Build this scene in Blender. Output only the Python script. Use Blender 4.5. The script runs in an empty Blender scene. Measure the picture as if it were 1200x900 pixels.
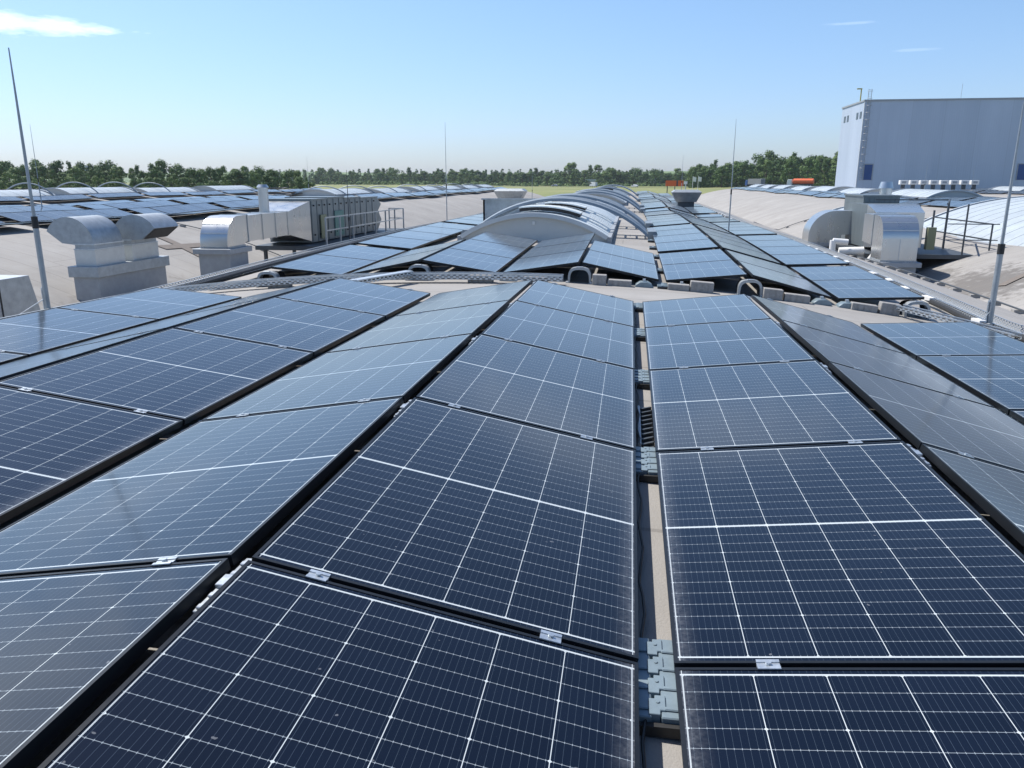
import bpy, bmesh, math, random
from math import sin, cos, pi, radians as R, sqrt, atan2, hypot
from mathutils import Matrix, Vector
random.seed(7)
D = bpy.data
scene = bpy.context.scene
COL = scene.collection

# ------------------------------------------------------------------ camera
CZ = 1.325
cam_d = D.cameras.new('camera'); cam = D.objects.new('camera', cam_d); COL.objects.link(cam)
cam.location = (0, 0, CZ)
cam.rotation_euler = (R(90 - 14.63), 0, R(8.49))
cam_d.sensor_width = 36.0
cam_d.lens = 915.4 / 1200 * 36.0
cam_d.clip_start = 0.05; cam_d.clip_end = 12000
scene.camera = cam

# ------------------------------------------------------------------ light
SUN_EL, SUN_AZ = R(56), R(-62)          # azimuth from +Y towards +X
sd = Vector((sin(SUN_AZ) * cos(SUN_EL), cos(SUN_AZ) * cos(SUN_EL), sin(SUN_EL)))
sun_d = D.lights.new('sun', 'SUN'); sun_d.energy = 4.3; sun_d.angle = R(0.55); sun_d.color = (1.0, 0.955, 0.89)
sun = D.objects.new('sun', sun_d); COL.objects.link(sun)
sun.rotation_euler = sd.to_track_quat('Z', 'Y').to_euler()
sun.location = (-20, 10, 40)

world = D.worlds.new('World'); scene.world = world; world.use_nodes = True
wt = world.node_tree; wt.nodes.clear()
def wn(t, **k):
    n = wt.nodes.new(t)
    for a, b in k.items(): setattr(n, a, b)
    return n
def wmath(op, a, b=None, c=None, clamp=False):
    n = wn('ShaderNodeMath', operation=op); n.use_clamp = clamp
    for i, v in enumerate((a, b, c)):
        if v is None: continue
        if isinstance(v, (int, float)): n.inputs[i].default_value = v
        else: wt.links.new(v, n.inputs[i])
    return n.outputs[0]
sky = wn('ShaderNodeTexSky'); sky.sky_type = 'NISHITA'; sky.sun_disc = False
sky.sun_elevation = SUN_EL; sky.sun_rotation = SUN_AZ; sky.altitude = 0
sky.air_density = 1.0; sky.dust_density = 0.55; sky.ozone_density = 2.2
tc = wn('ShaderNodeTexCoord')
sep = wn('ShaderNodeSeparateXYZ'); wt.links.new(tc.outputs['Generated'], sep.inputs[0])
az = wmath('MULTIPLY', wmath('ARCTAN2', sep.outputs[0], sep.outputs[1]), 180 / pi)
el = wmath('MULTIPLY', wmath('ARCSINE', sep.outputs[2]), 180 / pi)
nz = wn('ShaderNodeTexNoise'); nz.inputs['Scale'].default_value = 22; nz.inputs['Detail'].default_value = 8; nz.inputs['Roughness'].default_value = 0.62
mp = wn('ShaderNodeMapping'); mp.inputs['Scale'].default_value = (1, 1, 4.0)
wt.links.new(tc.outputs['Generated'], mp.inputs[0]); wt.links.new(mp.outputs[0], nz.inputs['Vector'])
def wisp(a0, e0, la, le, amount, tail=0.0):
    u = wmath('DIVIDE', wmath('SUBTRACT', az, a0), la)
    v = wmath('DIVIDE', wmath('SUBTRACT', el, e0), le)
    if tail:                              # thinner towards the right
        k = wmath('MAXIMUM', wmath('SUBTRACT', 1.0, wmath('MULTIPLY', wmath('ADD', u, 1.0), tail)), 0.16)
        v = wmath('DIVIDE', v, k)
    d = wmath('SQRT', wmath('ADD', wmath('MULTIPLY', u, u), wmath('MULTIPLY', v, v)))
    m = wmath('ADD', wmath('SUBTRACT', 1.0, d), wmath('MULTIPLY', wmath('SUBTRACT', nz.outputs['Fac'], 0.5), 2.4))
    m = wmath('MULTIPLY', m, 1.7, clamp=True)
    inside = wmath('LESS_THAN', d, 1.7)
    return wmath('MULTIPLY', wmath('MULTIPLY', m, inside), amount)
c1 = wisp(-38.4, 8.8, 7.8, 1.35, 0.62, 0.50)
c2 = wisp(13.2, 9.45, 1.8, 0.12, 0.14)
c3 = wisp(17.0, 7.7, 1.5, 0.10, 0.11)
haze_low = wmath('MULTIPLY', wmath('SUBTRACT', 1.0, wmath('DIVIDE', wmath('ABSOLUTE', el), 13.0), clamp=True), 0.0)
c4 = wisp(-59, 17.5, 22, 7.5, 0.85)
c5 = wisp(3, 18.0, 13, 3.0, 0.34)
cf = wmath('MAXIMUM', wmath('MAXIMUM', wmath('MAXIMUM', c1, c2), wmath('MAXIMUM', c4, c5)), c3, clamp=True)
mix = wn('ShaderNodeMixRGB'); wt.links.new(cf, mix.inputs[0]); 
hs = wn('ShaderNodeHueSaturation'); hs.inputs['Saturation'].default_value = 1.10; wt.links.new(sky.outputs[0], hs.inputs['Color'])

lowf = wmath('POWER', wmath('SUBTRACT', 1.0, wmath('DIVIDE', wmath('ABSOLUTE', el), 16.0), clamp=True), 1.6)
tint = wn('ShaderNodeMixRGB'); wt.links.new(lowf, tint.inputs[0]); tint.inputs[1].default_value = (.93, .96, 1, 1); tint.inputs[2].default_value = (.57, .66, .97, 1)
mul = wn('ShaderNodeMixRGB', blend_type='MULTIPLY'); mul.inputs[0].default_value = 1; wt.links.new(hs.outputs[0], mul.inputs[1]); wt.links.new(tint.outputs[0], mul.inputs[2])
wt.links.new(mul.outputs[0], mix.inputs[1])
mix.inputs[2].default_value = (7.8, 9.0, 10.6, 1)
bg = wn('ShaderNodeBackground'); bg.inputs['Strength'].default_value = 0.120
wt.links.new(mix.outputs[0], bg.inputs[0])
wo = wn('ShaderNodeOutputWorld'); wt.links.new(bg.outputs[0], wo.inputs[0])
vs = scene.view_settings
vs.view_transform = 'Standard'; vs.look = 'None'; vs.gamma = 1; vs.use_curve_mapping = False; vs.exposure = 0.46
try:
    scene.cycles.max_bounces = 6; scene.cycles.transparent_max_bounces = 12; scene.cycles.volume_bounces = 0
except Exception: pass

# ------------------------------------------------------------------ helpers: materials
def new_mat(name):
    m = D.materials.new(name); m.use_nodes = True
    t = m.node_tree; p = t.nodes['Principled BSDF']
    return m, t, p
class NT:
    def __init__(s, t): s.t = t
    def n(s, ty, **k):
        n = s.t.nodes.new(ty)
        for a, b in k.items(): setattr(n, a, b)
        return n
    def l(s, a, b): s.t.links.new(a, b)
    def m(s, op, a, b=None, c=None, clamp=False):
        n = s.n('ShaderNodeMath', operation=op); n.use_clamp = clamp
        for i, v in enumerate((a, b, c)):
            if v is None: continue
            if isinstance(v, (int, float)): n.inputs[i].default_value = v
            else: s.l(v, n.inputs[i])
        return n.outputs[0]
    def mix(s, f, a, b):
        n = s.n('ShaderNodeMixRGB')
        for i, v in enumerate((f, a, b)):
            if isinstance(v, (int, float)): n.inputs[i].default_value = v
            elif isinstance(v, tuple): n.inputs[i].default_value = (*v, 1)[:4]
            else: s.l(v, n.inputs[i])
        return n.outputs[0]
    def noise(s, vec, scale, detail=4, rough=0.55):
        n = s.n('ShaderNodeTexNoise'); n.inputs['Scale'].default_value = scale
        n.inputs['Detail'].default_value = detail; n.inputs['Roughness'].default_value = rough
        if vec is not None: s.l(vec, n.inputs['Vector'])
        return n.outputs['Fac']
    def ramp(s, f, stops):
        n = s.n('ShaderNodeValToRGB'); e = n.color_ramp.elements
        while len(e) < len(stops): e.new(0.5)
        for x, (p, c) in zip(e, stops): x.position = p; x.color = (*c, 1)
        s.l(f, n.inputs[0]); return n.outputs[0]
    def scale(s, vec, v):
        n = s.n('ShaderNodeMapping'); n.inputs['Scale'].default_value = v; s.l(vec, n.inputs[0]); return n.outputs[0]

def simple(name, col, rough=0.6, metal=0.0, var=0.12, scale=3.0, bump=0.0, spec=0.5, stretch=(1, 1, 1)):
    m, t, p = new_mat(name); q = NT(t)
    tc = q.n('ShaderNodeTexCoord'); v = q.scale(tc.outputs['Object'], stretch)
    f = q.noise(v, scale, 6, 0.6)
    f2 = q.noise(v, scale * 7, 3, 0.6)
    f = q.m('ADD', q.m('MULTIPLY', f, .7), q.m('MULTIPLY', f2, .3))
    a = tuple(c * (1 - var) for c in col); b = tuple(min(1, c * (1 + var)) for c in col)
    q.l(q.ramp(f, [(0.32, a), (0.68, b)]), p.inputs['Base Color'])
    p.inputs['Roughness'].default_value = rough; p.inputs['Metallic'].default_value = metal
    p.inputs['Specular IOR Level'].default_value = spec
    if var > 0:
        q.l(q.m('MULTIPLY_ADD', f2, 0.2, rough - 0.1, clamp=True), p.inputs['Roughness'])
    if bump:
        b = q.n('ShaderNodeBump'); b.inputs['Strength'].default_value = bump; b.inputs['Distance'].default_value = 0.02
        q.l(f, b.inputs['Height']); q.l(b.outputs[0], p.inputs['Normal'])
    return m
M = {}
M['frame'] = simple('black_anodised_aluminium', (0.010, 0.012, 0.015), 0.42, 0.1, 0.15, 8, spec=0.35)
M['galv'] = simple('galvanised_steel', (0.50, 0.54, 0.57), 0.42, 0.75, 0.18, 9)
M['galv_dull'] = simple('weathered_galvanised_sheet', (0.36, 0.39, 0.41), 0.5, 0.6, 0.2, 5)
M['alu'] = simple('bright_aluminium_cladding', (0.54, 0.55, 0.55), 0.30, 0.88, 0.0, 1.6)
_t = M['alu'].node_tree; _q = NT(_t); _g = _q.n('ShaderNodeTexCoord')
_b = _q.n('ShaderNodeBump'); _b.inputs['Strength'].default_value = .5; _b.inputs['Distance'].default_value = .03
_q.l(_q.noise(_g.outputs['Object'], .9, 2, .4), _b.inputs['Height']); _q.l(_b.outputs[0], _t.nodes['Principled BSDF'].inputs['Normal'])
_q.l(_q.m('MULTIPLY_ADD', _q.noise(_q.scale(_g.outputs['Object'], (1, 1, .25)), 3, 4, .5), .22, .19), _t.nodes['Principled BSDF'].inputs['Roughness'])
M['curb'] = simple('grey_kerb_flashing', (0.33, 0.35, 0.37), 0.55, 0.3, 0.12, 4)
M['dark'] = simple('dark_opening', (0.02, 0.02, 0.022), 0.7, 0, 0.2, 4)
M['dark_steel'] = simple('dark_painted_steel', (0.07, 0.08, 0.09), 0.5, 0.3, 0.2, 5)
M['rubber'] = simple('black_cable_rubber', (0.02, 0.02, 0.02), 0.6, 0, 0.1, 6)
M['concrete'] = simple('concrete_block', (0.30, 0.29, 0.275), 0.9, 0, 0.2, 25, bump=0.4)
M['arch'] = simple('blue_grey_arch_sheet', (0.235, 0.27, 0.295), 0.45, 0.35, 0.16, 4)
M['plastic'] = simple('pale_blue_grey_plastic', (0.19, 0.245, 0.275), 0.45, 0.1, 0.12, 9)
M['cabinet'] = simple('grey_green_cabinet_steel', (0.17, 0.20, 0.21), 0.42, 0.45, 0.15, 1.5, stretch=(3, 3, .6))
M['teal'] = simple('teal_service_panel', (0.06, 0.19, 0.17), 0.45, 0.1, 0.12, 3)
M['white'] = simple('off_white_paint', (0.74, 0.74, 0.72), 0.5, 0, 0.06, 3)
M['orange'] = simple('orange_paint', (0.72, 0.13, 0.03), 0.4, 0, 0.08, 1)
M['blue'] = simple('blue_paint', (0.02, 0.07, 0.22), 0.4, 0, 0.1, 1)
M['yellow'] = simple('dull_yellow_paint', (0.45, 0.38, 0.08), 0.5, 0, 0.1, 3)
M['tyre'] = simple('tyre_rubber', (0.02, 0.02, 0.02), 0.8, 0, 0.1, 5)
M['lorry_grey'] = simple('grey_trailer_tarpaulin', (0.19, 0.20, 0.21), 0.6, 0, 0.1, 0.6)
M['bark'] = simple('bark', (0.09, 0.07, 0.05), 0.9, 0, 0.25, 3)
M['olive'] = simple('olive_grey_paint', (0.22, 0.23, 0.13), 0.5, 0, 0.1, 3)
M['glass_dark'] = simple('dark_window_glass', (0.02, 0.025, 0.03), 0.1, 0, 0.1, 1)
M['zinc_white'] = simple('pale_rooflight_frame', (0.55, 0.58, 0.59), 0.45, 0.2, 0.06, 3)
M['gable'] = simple('grey_rooflight_gable', (0.55, 0.56, 0.54), 0.55, 0.1, 0.05, 1.2)
M['shutter'] = simple('beige_render', (0.5, 0.46, 0.4), 0.8, 0, 0.06, .4)

# photovoltaic glass: six columns by two times twelve narrow cells, white gaps, fine busbars
PW, PL, PITCH = 1.134, 1.762, 1.782
def solar_mat():
    m, t, p = new_mat('photovoltaic_glass'); q = NT(t)
    uv = q.n('ShaderNodeUVMap'); uv.uv_map = 'UVMap'
    s = q.n('ShaderNodeSeparateXYZ'); q.l(uv.outputs[0], s.inputs[0])
    x, y = s.outputs[0], s.outputs[1]
    CWd, CHd = 1.098 / 6, 0.0700
    cu = q.m('DIVIDE', q.m('ADD', x, 0.549), CWd)
    fx = q.m('FRACT', cu); dx = q.m('MULTIPLY', q.m('SUBTRACT', 0.5, q.m('ABSOLUTE', q.m('SUBTRACT', fx, 0.5))), CWd)
    ay = q.m('SUBTRACT', q.m('ABSOLUTE', y), 0.0075)
    cv = q.m('DIVIDE', ay, CHd); fy = q.m('FRACT', cv)
    dy = q.m('MULTIPLY', q.m('SUBTRACT', 0.5, q.m('ABSOLUTE', q.m('SUBTRACT', fy, 0.5))), CHd)
    f3 = q.m('FRACT', q.m('DIVIDE', cv, 3.0))
    dy3 = q.m('MULTIPLY', q.m('SUBTRACT', 0.5, q.m('ABSOLUTE', q.m('SUBTRACT', f3, 0.5))), CHd * 3)
    col = q.m('LESS_THAN', dx, 0.00105)
    row = q.m('LESS_THAN', dy, 0.00075)
    dia = q.m('LESS_THAN', q.m('ADD', dx, dy3), 0.0056)
    cen = q.m('LESS_THAN', ay, -0.0022)
    ex = q.m('MULTIPLY', q.m('GREATER_THAN', q.m('ABSOLUTE', x), 0.5495), q.m('LESS_THAN', q.m('ABSOLUTE', x), 0.5513))
    ey = q.m('MULTIPLY', q.m('GREATER_THAN', ay, CHd * 12 + .001), q.m('LESS_THAN', ay, CHd * 12 + .0065))
    inside = q.m('MULTIPLY', q.m('LESS_THAN', ay, CHd * 12), q.m('LESS_THAN', q.m('ABSOLUTE', x), 0.549))
    white = q.m('MAXIMUM', q.m('MULTIPLY', q.m('MAXIMUM', col, dia), inside), q.m('MAXIMUM', cen, q.m('MAXIMUM', ex, ey)))
    fb = q.m('FRACT', q.m('MULTIPLY', fx, 10.0))
    bus = q.m('LESS_THAN', q.m('ABSOLUTE', q.m('SUBTRACT', fb, 0.5)), 0.022)
    tab = q.m('MULTIPLY', q.m('LESS_THAN', q.m('ABSOLUTE', q.m('SUBTRACT', fb, 0.5)), 0.05), q.m('LESS_THAN', dy, 0.003))
    cell = q.n('ShaderNodeCombineXYZ'); q.l(q.m('FLOOR', cu), cell.inputs[0]); q.l(q.m('FLOOR', q.m('DIVIDE', y, CHd)), cell.inputs[1])
    oi = q.n('ShaderNodeObjectInfo'); q.l(oi.outputs['Random'], cell.inputs[2])
    wnz = q.n('ShaderNodeTexWhiteNoise'); q.l(cell.outputs[0], wnz.inputs['Vector'])
    cellc = q.mix(wnz.outputs['Value'], (0.0012, 0.0028, 0.0085), (0.0022, 0.0044, 0.0120))
    c = q.mix(q.m('MULTIPLY', bus, 0.34), cellc, (0.13, 0.17, 0.21))
    c = q.mix(q.m('MULTIPLY', q.m('MAXIMUM', row, tab), 0.62), c, (0.42, 0.47, 0.50))
    c = q.mix(white, c, (0.54, 0.58, 0.58))
    # dust film, stronger along the low edge, with specks
    geo = q.n('ShaderNodeNewGeometry')
    n1 = q.noise(geo.outputs['Position'], 2.2, 5, 0.6)
    n2 = q.noise(geo.outputs['Position'], 60, 3, 0.7)
    low = q.m('MULTIPLY', q.m('SUBTRACT', -0.478, x, clamp=True), 12.0, clamp=True); low = q.m('MULTIPLY', low, low)
    sp = q.m('GREATER_THAN', q.noise(geo.outputs['Position'], 34, 2, 0.5), 0.765)
    dust = q.m('ADD', q.m('MULTIPLY', n1, 0.002), q.m('MULTIPLY', q.m('MULTIPLY', low, q.m('MULTIPLY', n2, n2)), 0.75))
    dust = q.m('ADD', dust, q.m('MULTIPLY', sp, 0.28), clamp=True)
    c = q.mix(dust, c, (0.40, 0.41, 0.42))
    q.l(c, p.inputs['Base Color'])
    q.l(q.m('MULTIPLY_ADD', n1, 0.07, 0.07), p.inputs['Roughness'])
    p.inputs['IOR'].default_value = 1.44; p.inputs['Specular IOR Level'].default_value = 0.5
    p.inputs['Sheen Weight'].default_value = .52; p.inputs['Sheen Roughness'].default_value = .27; p.inputs['Sheen Tint'].default_value = (1, .985, .95, 1)
    return m
M['pv'] = solar_mat()

def roof_mat():
    m, t, p = new_mat('bitumen_roof_membrane'); q = NT(t)
    g = q.n('ShaderNodeNewGeometry'); pos = g.outputs['Position']
    s = q.n('ShaderNodeSeparateXYZ'); q.l(pos, s.inputs[0])
    wob = q.m('MULTIPLY', q.m('SUBTRACT', q.noise(pos, .5, 2), .5), .08)
    fy = q.m('ABSOLUTE', q.m('SUBTRACT', q.m('FRACT', q.m('ADD', q.m('DIVIDE', s.outputs[1], 1.0), wob)), .5))
    seam = q.m('GREATER_THAN', fy, 0.484)
    rowi = q.m('FLOOR', s.outputs[1])
    off = q.n('ShaderNodeTexWhiteNoise'); off.noise_dimensions = '1D'; q.l(rowi, off.inputs['W'])
    fx = q.m('FRACT', q.m('ADD', q.m('DIVIDE', s.outputs[0], 7.5), off.outputs['Value']))
    seam2 = q.m('LESS_THAN', fx, 0.0035)
    n1 = q.noise(q.scale(pos, (.22, .45, 1)), 1.0, 7, 0.62)
    n2 = q.noise(pos, 3.5, 5, 0.6)
    n3 = q.noise(pos, 90, 2, 0.6)
    base = q.ramp(n1, [(0.3, (0.255, 0.245, 0.230)), (0.52, (0.330, 0.319, 0.300)), (0.75, (0.41, 0.398, 0.378))])
    base = q.mix(q.m('MULTIPLY', n2, 0.5), base, (0.36, 0.325, 0.285))
    tone = q.mix(q.m('MULTIPLY', off.outputs['Value'], .14), base, (0.27, 0.26, 0.25))
    stain = q.m('MULTIPLY', q.m('SUBTRACT', q.noise(q.scale(pos, (.9, .12, 1)), 1.3, 6, .7), .56, clamp=True), 2.2, clamp=True)
    tone = q.mix(q.m('MULTIPLY', stain, .55), tone, (0.20, 0.18, 0.16))
    tone = q.mix(q.m('MULTIPLY', q.m('MAXIMUM', seam, seam2), 0.62), tone, (0.17, 0.16, 0.15))
    tone = q.mix(q.m('MULTIPLY', n3, 0.35), tone, (0.22, 0.21, 0.20))
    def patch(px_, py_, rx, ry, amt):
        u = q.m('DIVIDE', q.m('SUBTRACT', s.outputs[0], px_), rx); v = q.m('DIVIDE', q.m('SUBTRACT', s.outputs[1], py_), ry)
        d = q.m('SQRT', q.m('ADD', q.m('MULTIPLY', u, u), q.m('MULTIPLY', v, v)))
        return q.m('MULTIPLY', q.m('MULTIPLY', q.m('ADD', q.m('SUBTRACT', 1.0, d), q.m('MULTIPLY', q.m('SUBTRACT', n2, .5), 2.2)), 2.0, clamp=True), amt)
    dark_mask = q.m('MAXIMUM', patch(11.6, 27.5, 2.0, 2.6, .75), q.m('MAXIMUM', patch(10.9, 31.5, 1.2, 4.5, .6), patch(-14.6, 22, 1.0, 5.0, .45)))  # darker ellipses with noisy edges at fixed roof positions
    tone = q.mix(dark_mask, tone, (0.11, 0.10, 0.09))
    streak = q.m('MULTIPLY', q.m('SUBTRACT', q.noise(q.scale(pos, (.16, 2.6, 1)), 1.0, 6, .65), .53, clamp=True), 3.0, clamp=True)
    tone = q.mix(q.m('MULTIPLY', streak, .35), tone, (0.22, 0.20, 0.175))
    pale = q.m('MULTIPLY', q.m('SUBTRACT', q.noise(pos, .75, 4, .5), .57, clamp=True), 3.5, clamp=True)
    tone = q.mix(q.m('MULTIPLY', pale, .35), tone, (0.46, 0.45, 0.43))
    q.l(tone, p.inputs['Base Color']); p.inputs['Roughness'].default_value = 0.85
    p.inputs['Specular IOR Level'].default_value = 0.35
    b = q.n('ShaderNodeBump'); b.inputs['Strength'].default_value = .25; b.inputs['Distance'].default_value = .01
    q.l(q.m('ADD', n3, q.m('MULTIPLY', seam, 1.5)), b.inputs['Height']); q.l(b.outputs[0], p.inputs['Normal'])
    return m
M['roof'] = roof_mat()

def tray_mat():
    m, t, p = new_mat('perforated_tray_steel'); q = NT(t)
    uv = q.n('ShaderNodeUVMap'); uv.uv_map = 'UVMap'
    s = q.n('ShaderNodeSeparateXYZ'); q.l(uv.outputs[0], s.inputs[0])
    vv = q.m('DIVIDE', s.outputs[1], .026)
    sh = q.m('MULTIPLY', q.m('MODULO', q.m('FLOOR', vv), 2.0), .5)
    fu = q.m('ABSOLUTE', q.m('SUBTRACT', q.m('FRACT', q.m('ADD', q.m('DIVIDE', s.outputs[0], .085), sh)), .5))
    fv = q.m('ABSOLUTE', q.m('SUBTRACT', q.m('FRACT', vv), .5))
    hole = q.m('MULTIPLY', q.m('LESS_THAN', fu, .30), q.m('LESS_THAN', fv, .32))
    p.inputs['Base Color'].default_value = (0.52, 0.57, 0.61, 1); p.inputs['Metallic'].default_value = .6
    p.inputs['Roughness'].default_value = .42
    q.l(q.m('SUBTRACT', 1.0, hole), p.inputs['Alpha'])
    return m
M['tray'] = tray_mat()

def light_sheet_mat():
    m, t, p = new_mat('rooflight_polycarbonate'); q = NT(t)
    tc = q.n('ShaderNodeTexCoord'); n = q.noise(tc.outputs['Object'], 1.1, 5, .6)
    q.l(q.ramp(n, [(.3, (.58, .63, .64)), (.7, (.76, .80, .80))]), p.inputs['Base Color'])
    p.inputs['Roughness'].default_value = .35; p.inputs['Specular IOR Level'].default_value = .6
    return m
M['sheet'] = light_sheet_mat()
M['sheet_white'] = simple('white_polycarbonate', (.43, .47, .485), .4, 0, .14, .8)

def clad_mat():
    m, t, p = new_mat('pale_blue_grey_cladding'); q = NT(t)
    tc = q.n('ShaderNodeTexCoord'); s = q.n('ShaderNodeSeparateXYZ'); q.l(tc.outputs['Object'], s.inputs[0])
    u = q.m('ADD', s.outputs[0], s.outputs[1])
    big = q.m('LESS_THAN', q.m('ABSOLUTE', q.m('SUBTRACT', q.m('FRACT', q.m('DIVIDE', u, 4.6)), .5)), .009)
    rib = q.m('ABSOLUTE', q.m('SUBTRACT', q.m('FRACT', q.m('DIVIDE', u, .33)), .5))
    hz = q.m('LESS_THAN', q.m('FRACT', q.m('DIVIDE', s.outputs[2], 3.3)), .012)
    idx = q.n('ShaderNodeTexWhiteNoise'); idx.noise_dimensions = '1D'; q.l(q.m('FLOOR', q.m('ADD', q.m('DIVIDE', u, 4.6), .5)), idx.inputs['W'])
    n = q.noise(q.scale(tc.outputs['Object'], (.35, .35, .06)), 1.0, 6, .6)
    c = q.ramp(n, [(.3, (.42, .485, .58)), (.7, (.485, .55, .645))])
    c = q.mix(q.m('MULTIPLY', idx.outputs['Value'], .12), c, (.30, .35, .42))
    c = q.mix(q.m('MULTIPLY', big, .22), c, (.25, .29, .34))
    strk = q.m('MULTIPLY', q.m('SUBTRACT', q.noise(q.scale(tc.outputs['Object'], (1.6, 1.6, .04)), 1.0, 5, .7), .55, clamp=True), 1.6, clamp=True)
    c = q.mix(q.m('MULTIPLY', strk, .5), c, (.34, .38, .42))
    c = q.mix(q.m('MULTIPLY', hz, .15), c, (.3, .34, .4))
    q.l(c, p.inputs['Base Color']); p.inputs['Roughness'].default_value = .5; p.inputs['Metallic'].default_value = .15
    b = q.n('ShaderNodeBump'); b.inputs['Strength'].default_value = .3; b.inputs['Distance'].default_value = .04
    q.l(rib, b.inputs['Height']); q.l(b.outputs[0], p.inputs['Normal'])
    return m
M['clad'] = clad_mat()

def leaf_mat(name, a, b):
    m, t, p = new_mat(name); q = NT(t)
    g = q.n('ShaderNodeNewGeometry'); oi = q.n('ShaderNodeObjectInfo')
    n = q.noise(g.outputs['Position'], 0.45, 4, .7)
    n2 = q.noise(g.outputs['Position'], 3.0, 2, .7)
    f = q.m('ADD', q.m('MULTIPLY', n, .55), q.m('MULTIPLY', n2, .25))
    f = q.m('ADD', f, q.m('MULTIPLY', oi.outputs['Random'], .22), clamp=True)
    q.l(q.ramp(f, [(.3, a), (.75, b)]), p.inputs['Base Color'])
    p.inputs['Roughness'].default_value = .7; p.inputs['Specular IOR Level'].default_value = .25
    return m
M['leaf0'] = leaf_mat('leaves_dark', (.045, .09, .022), (.13, .215, .055))
M['leaf1'] = leaf_mat('leaves_mid', (.07, .125, .03), (.19, .27, .08))
M['leaf2'] = leaf_mat('leaves_light', (.09, .15, .035), (.19, .25, .075))
M['leaf3'] = leaf_mat('leaves_shrub', (.12, .19, .035), (.25, .31, .08))

def grass_mat():
    m, t, p = new_mat('meadow_grass'); q = NT(t)
    g = q.n('ShaderNodeNewGeometry'); pos = g.outputs['Position']
    n = q.noise(pos, .02, 6, .65); n2 = q.noise(q.scale(pos, (1, .25, 1)), .25, 5, .7)
    c = q.ramp(n, [(.3, (.13, .16, .045)), (.5, (.23, .24, .075)), (.7, (.30, .28, .11))])
    c = q.mix(q.m('MULTIPLY', n2, .5), c, (.10, .13, .04))
    q.l(c, p.inputs['Base Color']); p.inputs['Roughness'].default_value = .9
    return m
M['grass'] = grass_mat()
M['field'] = simple('green_crop_field', (.13, .19, .07), .9, 0, .18, .01)
M['asphalt'] = simple('asphalt', (.07, .07, .07), .85, 0, .15, 1)

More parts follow.
